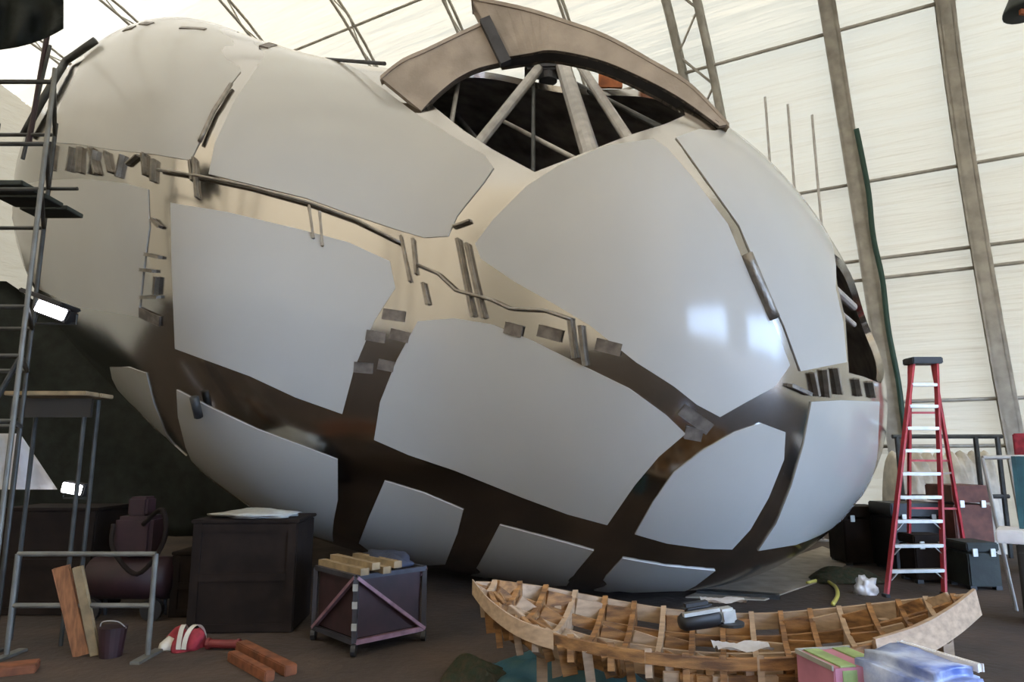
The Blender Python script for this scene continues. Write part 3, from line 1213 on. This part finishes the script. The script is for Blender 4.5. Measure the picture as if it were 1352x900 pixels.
tube(b_, [c2 + V((0, 0, 0.06)), c3 + V((0, 0, 0.06))], 0.045, 14)
tube(b_, [c3 + V((-0.03, 0, 0.06)), c3 + V((0.0, 0, 0.06))], 0.058, 14)
tube(b_, [c2 + V((0.0, 0, 0.06)), c2 + V((0.03, 0, 0.06))], 0.058, 14)
tag(link('red_pipe', b_, M['redpipe'], smooth=False), 'short dark red pipe with end collars lying beside the red bundle', 'pipe')
for k, (a, e, w, l) in enumerate([((318, 858), (384, 892), 0.13, 'rusty orange timber on the floor, the upper of two running to the lower edge'), ((306, 872), (356, 900), 0.10, 'dark orange timber on the floor, the shorter of two beside the red pipe')]):
    b_ = B()
    a, e = ground(*a), ground(*e)
    bar(b_, a + V((0, 0, 0.05)), e + V((0, 0, 0.05)), w, 0.1, None, 0.01)
    tag(link('timber', b_, M['orangewood']), l, 'timber', 'orange timbers on the floor')
for (px, py, s, l, m) in [(20, 888, 0.35, 'dark brown plank lying on the floor in the lower left corner', 'orangewood')]:
    b_ = B()
    a, e = ground(-30, 893), ground(50, 884)
    bar(b_, a + V((0, 0, 0.04)), e + V((0, 0, 0.04)), 0.25, 0.08, None, 0.01)
    tag(link('floor_plank', b_, M[m]), l, 'board')
for (px, py, m, l) in [(262, 815, 'maroon', 'dim maroon bucket in front of the low dark crate'), (146, 866, 'maroon', 'dim red can standing beside the leaning boards')]:
    c = ground(px, py)
    root = thing('bucket', l, 'bucket', c)
    b_ = B()
    tube(b_, [c, c + V((0, 0, 0.3))], [0.11, 0.14], 18)
    link('body', b_, M[m], root)
    b_ = B()
    tube(b_, smooth_path([c + V((-0.14, 0, 0.28)), c + V((-0.08, -0.06, 0.36)), c + V((0.08, -0.06, 0.36)), c + V((0.14, 0, 0.28))], 6), 0.006, 6)
    link('handle', b_, M['pipe'], root)

# ------------------------------------------------------------ the tool cart
cc = ground(470, 866)
cc = V((cc.x, cc.y + 0.62, 0))
cart = thing('tool_cart', 'square steel cage cart with pinkish diagonal braces, lumber and canvas piled on it', 'cart', cc)
hw, zl, zh = 0.45, 0.14, 0.80
Rz = Matrix.Rotation(math.radians(43), 3, 'Z')
cor = [cc + Rz @ V((sx * hw, sy * hw, 0)) for sx, sy in ((-1, -1), (1, -1), (1, 1), (-1, 1))]
for p in cor:
    b_ = B()
    bar(b_, p + V((0, 0, zl)), p + V((0, 0, zh)), 0.05, 0.05)
    link('post', b_, M['bluegrey'], cart)
    b_ = B()
    tube(b_, [p + V((-0.025, 0, 0.065)), p + V((0.025, 0, 0.065))], 0.065, 14)
    link('caster', b_, M['black'], cart)
for i in range(4):
    a, e = cor[i], cor[(i + 1) % 4]
    for z in (zl, zh):
        b_ = B()
        bar(b_, a + V((0, 0, z)), e + V((0, 0, z)), 0.05, 0.05)
        link('rail', b_, M['bluegrey'] if i != 0 or z > 0.5 else M['pink'], cart)
    nrm = ((a + e) / 2 - cc).normalized()
    b_ = B()
    bar(b_, a + V((0, 0, zh)) + nrm * 0.01, e + V((0, 0, zl)) + nrm * 0.01, 0.035, 0.05, nrm)
    if i == 3:
        b_.free()
        b_ = B()
        bar(b_, e + V((0, 0, zh)) + nrm * 0.01, a + V((0, 0, zl)) + nrm * 0.01, 0.035, 0.05, nrm)
    link('brace', b_, M['pink'], cart)
    b_ = B()
    bar(b_, a.lerp(e, 0.04) + V((0, 0, 0.47)) - nrm * 0.04, a.lerp(e, 0.96) + V((0, 0, 0.47)) - nrm * 0.04, 0.012, 0.6)
    link('side_panel', b_, M['maroon'], cart)
b_ = B()
box(b_, cc + V((0, 0, zl)), (0.86, 0.86, 0.03), Rz)
link('deck', b_, M['crate'], cart)
b_ = B()
box(b_, cc + V((0, 0, zh + 0.01)), (0.92, 0.92, 0.025), Rz)
link('top', b_, M['crate'], cart)
b_ = B()
for z in (0.3, 0.52, 0.7):
    box(b_, cor[0] + V((0, -0.03, z)), (0.055, 0.02, 0.07))
link('hinge', b_, M['pale'], cart)
# lumber laid on the top, along the left face
ex = Rz @ V((1, 0, 0))
ey = Rz @ V((0, 1, 0))
for k in range(4):
    b_ = B()
    base = cc + ex * (-0.38 + 0.12 * k) + V((0, 0, zh + 0.055 + 0.05 * (k % 2)))
    bar(b_, base - ey * (0.50 + 0.03 * k), base + ey * (0.44 - 0.05 * k), 0.09, 0.06, None, 0.006)
    nm = ['lowest outer piece of tan lumber on the cart', 'second piece of tan lumber from the outer edge of the cart', 'third piece of tan lumber on the cart', 'tan lumber piece on the cart lying against the dark canvas'][k]
    tag(link('lumber_piece', b_, M['oldplank']), nm, 'lumber', 'lumber on the tool cart')
b_ = B()
lump(b_, cc + ex * 0.22 + V((0, 0, zh + 0.03)), (0.24, 0.42, 0.13), 3, 0.25, 9, True, Rz)
tag(link('canvas_cover', b_, M['darkblue'], smooth=True), 'dark blue canvas heaped on the tool cart beside the lumber', 'canvas')

# ======================================================== FRONT: WOODEN CRADLE
cr = thing('wooden_cradle', 'curved open plywood cradle like a shallow boat on the floor in front of the sculpture', 'cradle', ground(950, 890))
NB = 48
backP = [(624, 768, 6.30), (700, 772, 6.7), (800, 790, 7.0), (900, 806, 7.1), (1000, 810, 7.1), (1100, 803, 7.0), (1200, 792, 6.7), (1284, 784, 6.2)]
frontP = [(624, 768, 6.30), (650, 798, 5.95), (700, 828, 5.6), (800, 852, 5.3), (900, 866, 5.15), (1000, 870, 5.1), (1100, 862, 5.15), (1200, 836, 5.45), (1250, 810, 5.8), (1284, 784, 6.2)]


def samp(path, t):
    f = t * (len(path) - 1)
    i = min(int(f), len(path) - 2)
    return path[i].lerp(path[i + 1], f - i)


BK = smooth_path([at(*p) for p in backP], 8)
FR = smooth_path([at(*p) for p in frontP], 8)


def hull(t, s):
    """t along the cradle, s across (0 front rim, 1 back rim)"""
    a, b = samp(FR, t), samp(BK, t)
    p = a.lerp(b, s)
    w = (b - a).length
    p.z -= 0.22 * min(w, 1.6) / 1.6 * 4 * s * (1 - s)
    return p


for k, s in enumerate((0.0, 0.2, 0.4, 0.6, 0.8, 1.0)):
    b_ = B()
    A = [hull(0.012 + 0.976 * j / NB, s) for j in range(NB + 1)]
    h = 0.15 if s == 1.0 else 0.08 if s == 0.0 else 0.10
    Bq = [p - V((0, 0, h)) for p in A]
    strip_solid(b_, A, Bq, V((0, 0.045, 0)))
    o = link('long_rib', b_, M['wood'] if k % 2 == 0 else M['palewood'], cr)
for k in range(17):
    t = 0.06 + 0.88 * k / 16
    n = 14
    A = [hull(t, j / n) + V((0, 0, 0.025)) for j in range(n + 1)]
    Bq = [p - V((0, 0, 0.20)) for p in A]
    b_ = B()
    strip_solid(b_, A, Bq, V((0.05, 0, 0)))
    link('cross_rib', b_, M['wood'] if k % 3 else M['palewood'], cr)
# short blocking pieces between the ribs, standing a little proud
for k in range(16):
    t = 0.06 + 0.88 * k / 16
    for s in (0.1, 0.3, 0.5, 0.7, 0.9):
        if (k * 5 + int(s * 10) * 3) % 4 == 0:
            continue
        b_ = B()
        p = hull(t, s)
        q = hull(t + 0.055, s)
        bar(b_, p + V((0.05, 0, -0.04)), q + V((0.0, 0, -0.02 - 0.05 * ((k * 3 + int(s * 10)) % 3))), 0.045, 0.17, None, 0.004)
        link('block', b_, M['wood'] if (k * 7 + int(s * 10)) % 2 else M['palewood'], cr)
for k in range(26):                                       # short face blocks below the front rim, some missing
    t = 0.07 + 0.74 * k / 25
    if k in (5, 11, 17, 22):
        continue
    p = hull(t, 0.0) + V((0, 0.02, -0.06))
    w_ = (hull(t + 0.011, 0) - hull(t - 0.011, 0)).length
    b_ = B()
    q = hull(t, 0.10) + V((0, 0.0, -0.16 - 0.06 * (k % 3)))
    bar(b_, q, p, w_ * (0.5 + 0.35 * (k % 2)), 0.04, (0, -1, 0), 0.004)
    link('face_block', b_, M['wood'] if k % 4 else M['palewood'], cr)
# skirt boards from the front rim down to the floor, and the curved pale end board
for k in range(16):
    t = 0.43 + 0.36 * k / 15
    p = hull(t, 0.0) + V((0, 0.03, -0.12))
    w = (hull(t + 0.014, 0) - hull(t - 0.014, 0)).length
    b_ = B()
    f0 = V((p.x, p.y + 0.12, 0.0))
    bar(b_, f0, p, w * 0.88, 0.03, (0, -1, 0))
    link('skirt_board', b_, M['wood'] if k % 3 else M['palewood'], cr)
for t, s in ((0.2, 0.5), (0.2, 0.9), (0.5, 0.95), (0.8, 0.9), (0.9, 0.4)):
    p = hull(t, s) - V((0, 0, 0.05))
    b_ = B()
    bar(b_, V((p.x, p.y, 0)), p, 0.09, 0.09)
    link('leg', b_, M['palewood'], cr)
b_ = B()
A = [hull(0.72 + 0.28 * j / 20, 0.0) + V((0.0, -0.05, 0.05)) for j in range(21)]
Bq = [p - V((0, 0.05, 0.20)) for p in A]
strip_solid(b_, A, Bq, V((0, 0.04, 0)))
o = link('end_board', b_, M['palewood'], cr)
o['label'] = 'pale curved plywood edge board'
b_ = B()
A = [hull(0.26 * j / 16, 0.0) + V((0.0, -0.05, 0.03)) for j in range(17)]
Bq = [p - V((0, 0.03, 0.12)) for p in A]
strip_solid(b_, A, Bq, V((0, 0.04, 0)))
link('end_board', b_, M['palewood'], cr)

# hand tool lying in the cradle
pt = at(930, 826, 6.1)
pt.z += 0.06
tool = thing('angle_grinder', 'black and silver power tool lying in the wooden cradle', 'power tool', pt)
d = V((1, 0.15, 0.12)).normalized()
b_ = B()
tube(b_, [pt - d * 0.22, pt - d * 0.18, pt + d * 0.1, pt + d * 0.14], [0.05, 0.075, 0.085, 0.05], 16)
link('body', b_, M['black'], tool, True)
b_ = B()
box(b_, pt + d * 0.2, (0.14, 0.13, 0.12), frame(d), 0.02)
link('gear_head', b_, M['alu'], tool)
b_ = B()
tube(b_, [pt + d * 0.22 + V((0, 0, -0.06)), pt + d * 0.22 + V((0, 0, -0.085))], 0.13, 20)
link('disc', b_, M['black'], tool)
b_ = B()
bar(b_, pt - d * 0.2 + V((0, -0.06, 0.07)), pt + d * 0.12 + V((0, -0.06, 0.07)), 0.05, 0.03)
link('grip_strip', b_, M['alu'], tool)
b_ = B()
box(b_, pt + V((-0.05, 0.05, 0.09)), (0.26, 0.12, 0.07), frame(d), 0.03)
link('handle', b_, M['black'], tool)
for (px, py, Y, sx, sy, l) in [(955, 796, 7.0, 0.42, 0.16, 'small white sheet on the back rim of the wooden cradle'), (980, 858, 5.5, 0.42, 0.2, 'pale grey sheet lying in the middle of the wooden cradle')]:
    p = at(px, py, Y)
    b_ = B()
    n = 8
    g = [[b_.verts.new(p + V(((i / n - .5) * sx, (j / n - .5) * sy, 0.03 + 0.02 * math.sin(i * 1.1 + j)))) for j in range(n + 1)] for i in range(n + 1)]
    for i in range(n):
        for j in range(n):
            b_.faces.new((g[i][j], g[i + 1][j], g[i + 1][j + 1], g[i][j + 1]))
    bmesh.ops.solidify(b_, geom=b_.faces[:], thickness=0.008)
    tag(link('plastic_sheet', b_, M['white'], smooth=True), l, 'sheet')


# tarps on the floor round the cradle
def tarp(cx, cy, sx, sy, hgt, m, name, label, cat, seed, rot=0.0):
    rnd = random.Random(seed)
    ph = [(rnd.uniform(2, 7), rnd.uniform(2, 7), rnd.uniform(0, 6)) for _ in range(6)]
    b_ = B()
    n = 26
    g = []
    c_, s_ = math.cos(rot), math.sin(rot)
    for i in range(n + 1):
        row = []
        for j in range(n + 1):
            u, v = i / n * 2 - 1, j / n * 2 - 1
            e = max(0, 1 - (abs(u) ** 4 + abs(v) ** 4) ** 0.5)
            w = 1 + 0.06 * math.sin(3 * u + seed) + 0.05 * math.sin(4 * v + seed)
            z = hgt * e ** 0.6 * (0.65 + 0.35 * sum(math.sin(a * u + b * v + c) for a, b, c in ph) / 3)
            x_, y_ = u * sx * w, v * sy * w
            row.append(b_.verts.new((cx + x_ * c_ - y_ * s_, cy + x_ * s_ + y_ * c_, max(z, 0) + 0.012)))
        g.append(row)
    for i in range(n):
        for j in range(n):
            b_.faces.new((g[i][j], g[i + 1][j], g[i + 1][j + 1], g[i][j + 1]))
    bmesh.ops.solidify(b_, geom=b_.faces[:], thickness=0.01)
    return tag(link(name, b_, m, smooth=True), label, cat)


p = ground(752, 888)
tarp(p.x - 0.05, p.y - 0.08, 0.66, 0.40, 0.28, M['teal'], 'teal_tarp', 'crumpled teal blue tarp on the floor under the left half of the wooden cradle', 'tarp', 5, 0.1)
p = ground(628, 897)
tarp(p.x, p.y, 0.34, 0.2, 0.2, M['camo'], 'brown_netting', 'heap of brown and green netting at the lower edge left of the teal tarp', 'netting', 8)

# blue sheeted pack and printed carton at the lower edge
p = at(1228, 876, 4.35)
pk = thing('blue_pack', 'pack wrapped in shiny blue sheeting with a white edge at the bottom right', 'pack', (p.x, 4.5, 0))
R = Matrix.Rotation(0.35, 3, 'Z')
b_ = B()
box(b_, V((p.x, 4.5, p.z / 2)), (0.46, 0.62, p.z), R, 0.06)
bmesh.ops.subdivide_edges(b_, edges=b_.edges[:], cuts=3, use_grid_fill=True)
for v in b_.verts:
    v.co += V((math.sin(v.co.z * 14 + v.co.x * 9), math.sin(v.co.x * 16 + v.co.z * 7), 0.8 * math.sin(v.co.x * 12 + v.co.y * 15))) * 0.014
for v in b_.verts:
    v.co.z = max(v.co.z, 0.0)
link('wrapped_body', b_, M['blue'], pk, True)
b_ = B()
bar(b_, V((p.x, 4.5, p.z - 0.012)) + R @ V((0.19, -0.27, 0.0)), V((p.x, 4.5, p.z - 0.012)) + R @ V((0.19, 0.27, 0.0)), 0.035, 0.03, None, 0.008)
bar(b_, V((p.x, 4.5, p.z * 0.7)) + R @ V((0.228, -0.25, 0.0)), V((p.x, 4.5, p.z * 0.7)) + R @ V((0.228, 0.25, 0.0)), 0.02, 0.05, None, 0.006)
link('white_edging', b_, M['white'], pk)
p = at(1132, 880, 4.6)
ct = thing('printed_carton', 'open pink and green printed carton left of the blue pack', 'carton', (p.x, 4.75, 0))
R = Matrix.Rotation(0.18, 3, 'Z')
b_ = B()
w, dpt, h = 0.40, 0.4, p.z
for sx, sy, lx, ly in ((0, -1, w, 0.012), (0, 1, w, 0.012), (-1, 0, 0.012, dpt), (1, 0, 0.012, dpt)):
    box(b_, V((p.x, 4.8, h / 2)) + R @ V((sx * w / 2, sy * dpt / 2, 0)), (lx, ly, h), R)
box(b_, V((p.x, 4.8, 0.012)), (w, dpt, 0.024), R)
box(b_, V((p.x, 4.8, h - 0.006)), (w, dpt, 0.012), R)
link('body', b_, M['carton'], ct)
b_ = B()
for dx in (-0.1, 0.12):
    box(b_, V((p.x, 4.8, h * 0.5)) + R @ V((dx, -dpt / 2 - 0.008, 0)), (0.1, 0.006, h * 0.96), R)
    box(b_, V((p.x, 4.8, h - 0.09)) + R @ V((dx, 0, 0.094)), (0.11, dpt * 0.98, 0.012), R)
link('green_stripe', b_, M['cartong'], ct)
b_ = B()
bar(b_, V((p.x, 4.8, h)) + R @ V((-0.2, 0.2, 0)), V((p.x, 4.8, h)) + R @ V((0.2, 0.2, 0)), 0.012, 0.03)
bar(b_, V((p.x, 4.8, h)) + R @ V((-0.21, -0.2, 0)), V((p.x, 4.8, h)) + R @ V((-0.21, 0.2, 0)), 0.012, 0.03)
link('flap', b_, M['pale'], ct)

# ======================================================== RIGHT: LADDER AND CLUTTER
lg = ground(1210, 786)
LY = lg.y
lad = thing('step_ladder', 'tall red fibreglass stepladder with pale treads standing right of the sculpture', 'ladder', lg)
ftl = ground(1170, 788)
ftr = ground(1247, 786)
tl = at(1205, 480, LY + 0.55)
tr = at(1236, 480, LY + 0.50)
# true straight rails
for a, e in ((ftl, tl), (ftr, tr)):
    b_ = B()
    bar(b_, a, e, 0.035, 0.09, (0, -1, 0), 0.005)
    link('front_rail', b_, M['red'], lad)
    b_ = B()
    box(b_, a + V((0, 0, 0.025)), (0.07, 0.13, 0.05), None, 0.006)
    link('foot', b_, M['black'], lad)
rl0, rr0 = ground(1200, 764), ground(1281, 766)
tl2, tr2 = tl + V((0.02, 0.12, 0)), tr + V((0.02, 0.12, 0))
for a, e in ((rl0, tl2), (rr0, tr2)):
    b_ = B()
    bar(b_, a, e, 0.03, 0.06, (0, -1, 0), 0.004)
    link('rear_rail', b_, M['red'], lad)
    b_ = B()
    box(b_, a + V((0, 0, 0.025)), (0.06, 0.1, 0.05), None, 0.006)
    link('foot', b_, M['black'], lad)
NS = 9
for k in range(1, NS + 1):
    t = k / (NS + 1.0)
    a, e = ftl.lerp(tl, t), ftr.lerp(tr, t)
    b_ = B()
    bar(b_, a + V((0.01, 0, 0)), e - V((0.01, 0, 0)), 0.10, 0.05, None, 0.006)
    if k < 4:
        for p, q in ((a, 1), (e, -1)):                 # gusset braces under the lower treads
            bar(b_, p + V((q * 0.02, 0, -0.13)), p + V((q * 0.13, 0, -0.02)), 0.03, 0.012)
    link('tread', b_, M['alu'], lad)
for k in (1, 3, 5, 7):
    t = k / 9.0
    a, e = rl0.lerp(tl2, t), rr0.lerp(tr2, t)
    b_ = B()
    bar(b_, a, e, 0.02, 0.035)
    link('rear_spreader', b_, M['alu'] if k == 1 else M['red'], lad)
b_ = B()
c = (tl + tr + tl2 + tr2) / 4
box(b_, c + V((0, 0, 0.05)), ((tr - tl).length + 0.14, 0.32, 0.11), None, 0.015)
link('top_cap', b_, M['black'], lad)
for a, e in ((ftl.lerp(tl, 0.5), rl0.lerp(tl2, 0.5)), (ftr.lerp(tr, 0.5), rr0.lerp(tr2, 0.5))):
    b_ = B()
    bar(b_, a, e, 0.012, 0.03)
    link('hinge_arm', b_, M['alu'], lad)

# barrier rail against the wall and the cream tarp heap
yb = 14.6
bl, br = at(1178, 576, yb), at(1322, 570, yb)
br.z = bl.z
bar_o = thing('barrier_rail', 'dark pipe barrier in front of the cream tarp heap behind the stepladder', 'railing', V((bl.x, yb, 0)))
for x in (bl.x + 0.1, (bl.x + br.x) / 2 + 0.6, br.x - 0.1):
    b_ = B()
    tube(b_, [(x, yb, 0), (x, yb, bl.z)], 0.05, 8)
    link('post', b_, M['darkpipe'], bar_o)
for z in (bl.z, bl.z * 0.5):
    b_ = B()
    tube(b_, [(bl.x, yb, z), (br.x, yb, z)], 0.045, 8)
    link('rail', b_, M['darkpipe'], bar_o)
p0 = at(1180, 590, 15.6)
p1 = at(1300, 592, 15.4)
b_ = B()
n1, n2 = 40, 14
g = []
for i in range(n1 + 1):
    row = []
    for j in range(n2 + 1):
        a = PI * (j / n2)
        x = p0.x - 0.1 + (p1.x - p0.x + 0.2) * i / n1
        rr = 1 + 0.09 * math.sin(i * 0.9 + j * 0.7) + 0.06 * math.sin(i * 2.1 - j * 1.3)
        row.append(b_.verts.new((x, 15.6 - 0.5 * math.cos(a) * rr, max(0, 2.1 * math.sin(a) ** 0.7 * (1 + 0.05 * math.sin(i * 1.3))) * (0.96 + 0.04 * rr))))
    g.append(row)
for i in range(n1):
    for j in range(n2):
        b_.faces.new((g[i][j], g[i + 1][j], g[i + 1][j + 1], g[i][j + 1]))
b_.faces.new([r_ for r_ in g[0]])
b_.faces.new([r_ for r_ in g[-1]][::-1])
tag(link('tarp_heap', b_, M['heap'], smooth=True), 'heap of crumpled cream tarpaulin along the tent wall behind the stepladder', 'tarp')


# dark equipment cases behind the ladder
def case(px0, px1, pyt, Y, d, m, label, name='equipment_case'):
    a, b = at(px0, pyt, Y), at(px1, pyt, Y)
    h = a.z
    w = b.x - a.x
    c = V(((a.x + b.x) / 2, Y + d / 2, 0))
    root = thing(name, label, 'case', c, 'equipment cases behind the stepladder')
    b_ = B()
    box(b_, c + V((0, 0, 0.05 + (h * 0.78 - 0.05) / 2)), (w, d, h * 0.78 - 0.05), None, 0.02)
    link('body', b_, m, root)
    b_ = B()
    box(b_, c + V((0, 0, h * 0.9)), (w * 1.02, d * 1.02, h * 0.19), None, 0.02)
    link('lid', b_, m, root)
    for sx in (-0.28, 0.28):
        b_ = B()
        box(b_, c + V((sx * w, -d / 2 - 0.012, h * 0.79)), (0.08, 0.03, 0.12), None, 0.004)
        link('latch', b_, M['alu'], root)
    for sx in (-0.4, 0.4):
        for sy in (-0.4, 0.4):
            b_ = B()
            box(b_, c + V((sx * w, sy * d, 0.03)), (0.1, 0.1, 0.06))
            link('foot', b_, M['black'], root)
    return root


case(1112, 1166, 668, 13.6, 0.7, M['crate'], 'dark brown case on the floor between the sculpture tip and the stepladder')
case(1176, 1246, 664, 12.8, 0.8, M['black'], 'black case seen between the rungs of the stepladder')
case(1256, 1306, 640, 12.4, 0.8, M['rustcase'], 'rust red case just right of the stepladder')
case(1206, 1250, 706, 11.75, 0.5, M['crate'], 'low dark case behind the lowest treads of the stepladder')
case(1276, 1318, 716, 11.2, 0.6, M['tarp'], 'dark grey green case beside the right feet of the stepladder')

# white bag and yellow cable
p = ground(1144, 784)
b_ = B()
lump(b_, p, (0.17, 0.15, 0.2), 3, 0.3, 12)
tag(link('white_bag', b_, M['white'], smooth=True), 'small crumpled white bag on the floor left of the stepladder feet', 'bag')
b_ = B()
cp = [ground(1066, 772), ground(1086, 768), ground(1102, 776), ground(1106, 788), ground(1100, 800)]
tube(b_, smooth_path([q + V((0, 0, 0.03)) for q in cp], 8), 0.03, 8)
tag(link('yellow_cable', b_, M['yellow'], smooth=True), 'yellow cable curling on the floor behind the wooden cradle', 'cable')
b_ = B()
a, e = ground(920, 783), ground(1030, 790)
bar(b_, a + V((0, 0, 0.03)), e + V((0, 0, 0.03)), 0.22, 0.06, None, 0.01)
tag(link('dark_beam', b_, M['darkpipe']), 'dark flat beam on the floor under the rounded end of the sculpture', 'beam')
# pallets of debris near ladder: dark mat
p = ground(1120, 768)
tarp(p.x, p.y + 0.1, 0.6, 0.35, 0.25, M['camo'], 'dark_rag_heap', 'dark heap of rags on the floor between the yellow cable and the white bag', 'rags', 15)

# daylight on the floor under the rounded end, painted as a pale flat patch
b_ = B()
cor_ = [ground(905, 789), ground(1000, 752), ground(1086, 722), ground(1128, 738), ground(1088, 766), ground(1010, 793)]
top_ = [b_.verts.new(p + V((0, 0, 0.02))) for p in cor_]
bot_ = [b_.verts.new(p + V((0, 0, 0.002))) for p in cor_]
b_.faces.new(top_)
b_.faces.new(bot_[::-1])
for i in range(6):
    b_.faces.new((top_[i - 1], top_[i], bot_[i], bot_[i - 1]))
tag(link('daylight_patch', b_, M['daylit_floor']), 'pale brown patch painted for daylight on the floor under the rounded end of the sculpture', 'sheet')

# frame and cabinet at the right edge
q1 = ground(1342, 806)
fy = q1.y
q0 = at(1297, 604, fy + 0.15)
fr = thing('steel_trestle', 'pale steel trestle with a leg leaning at the right edge beside the white topped bench', 'frame', q1)
b_ = B()
tube(b_, [q1, at(1319, 705, fy + 0.07), q0], 0.026, 8)
link('pole', b_, M['pipe'], fr)
b_ = B()
tube(b_, [q0, q0 + V((1.1, 0.1, 0.02))], 0.03, 8)
link('cross_pole', b_, M['pipe'], fr)
b_ = B()
tube(b_, [q1 + V((1.0, 0, 0)), q0 + V((1.1, 0.1, 0.02))], 0.03, 8)
link('pole', b_, M['pipe'], fr)
bp_ = at(1314, 708, 9.0)
RB = Matrix.Rotation(math.radians(-38), 3, 'Z')
BO = V((bp_.x, 9.0, 0))


def bx(bm, c, sz, bev=0.0, O=BO):
    """box given in the bench's own axes: x along its front, y away from the viewer, from its front left corner"""
    return box(bm, O + RB @ V(c), sz, RB, bev)


wb = thing('work_bench', 'dark bench with a white top at the right edge', 'bench', BO)
b_ = B()
bx(b_, (0.6, 0.35, bp_.z), (1.2, 0.7, 0.16), 0.02)
link('top', b_, M['white'], wb)
b_ = B()
bx(b_, (0.7, 0.38, (bp_.z - 0.08) / 2 + 0.05), (1.0, 0.6, bp_.z - 0.18), 0.02)
bx(b_, (0.7, 0.38, 0.04), (0.9, 0.5, 0.08))
link('cabinet', b_, M['black'], wb)
for k in range(2):
    b_ = B()
    bx(b_, (0.45 + 0.49 * k, 0.065, bp_.z * 0.47), (0.46, 0.03, bp_.z * 0.72), 0.01)
    d_ = link('door', b_, M['black'], wb)
    b_ = B()
    bx(b_, (0.62 + 0.15 * k, 0.04, bp_.z * 0.5), (0.02, 0.02, 0.15))
    h_ = link('handle', b_, M['alu'], d_)
    h_.matrix_parent_inverse = Matrix.Translation(-wb.location)
tz = at(1336, 602, 9.3).z
b_ = B()
hh = tz - bp_.z - 0.08
bx(b_, (0.75, 0.45, bp_.z + 0.08 + hh / 2), (1.0, 0.05, hh), 0.008)
for dx in (0.27, 1.23):
    bx(b_, (dx, 0.42, bp_.z + 0.08 + hh / 2), (0.05, 0.06, hh))
tag(link('teal_board', b_, M['tealboard']), 'dark teal board standing upright on the white topped bench', 'board')
p = at(1336, 572, 12.5)
CO = V((p.x, 12.5, 0))
root = thing('red_cabinet', 'dark red metal cabinet at the right edge behind the teal board', 'cabinet', CO)
b_ = B()
bx(b_, (0.45, 0.35, p.z / 2 + 0.03), (0.9, 0.7, p.z - 0.06), 0.02, CO)
link('body', b_, M['redcloth'], root)
for k in range(2):
    b_ = B()
    bx(b_, (0.23 + 0.44 * k, -0.012, p.z / 2), (0.42, 0.03, p.z * 0.86), 0.008, CO)
    link('door', b_, M['redcloth'], root)
b_ = B()
bx(b_, (0.45, 0.35, 0.03), (0.84, 0.6, 0.06), 0, CO)
link('plinth', b_, M['black'], root)

# lamp hung at the top right corner
p = at(1345, 4, 6.0)
root = thing('hanging_lamp', 'dark lamp on an orange bracket hanging in the top right corner', 'lamp', p)
b_ = B()
tube(b_, [p + V((0.06, 0, -0.10)), p + V((0.06, 0, -0.06)), p + V((0.06, 0, 0.08)), p + V((0.06, 0, 0.16))], [0.19, 0.185, 0.12, 0.05], 20)
link('shade', b_, M['tarp'], root, True)
b_ = B()
tube(b_, [p + V((0.06, 0, 0.15)), V((p.x + 0.06, p.y, wp(0, PI / 2).z - 0.3))], 0.012, 6)
link('cord', b_, M['black'], root)
b_ = B()
bar(b_, p + V((-0.04, -0.05, -0.13)), p + V((0.22, -0.05, -0.16)), 0.03, 0.05)
link('bracket', b_, M['rust'], root)

# ------------------------------------------------------------------- light
w = bpy.data.worlds.new('sky')
SC.world = w
w.use_nodes = True
bg = w.node_tree.nodes['Background']
bg.inputs['Color'].default_value = (0.46, 0.65, 1.0, 1)
bg.inputs['Strength'].default_value = 20.0
sd = bpy.data.lights.new('sun', 'SUN')
sd.energy = 32.0
sd.color = (1.0, 0.93, 0.82)
sd.angle = math.radians(1.0)
so = bpy.data.objects.new('sun', sd)
sdir = V((0.42, 0.62, -1.25)).normalized()
so.rotation_euler = sdir.to_track_quat('-Z', 'Y').to_euler()
so.location = (0, 0, 40)
COL.objects.link(so)

vs = SC.view_settings
vs.view_transform = 'Standard'
vs.look = 'None'
vs.gamma = 1
vs.use_curve_mapping = False
vs.exposure = 0.35
SC.cycles.max_bounces = 10
SC.cycles.diffuse_bounces = 6
SC.cycles.transmission_bounces = 6
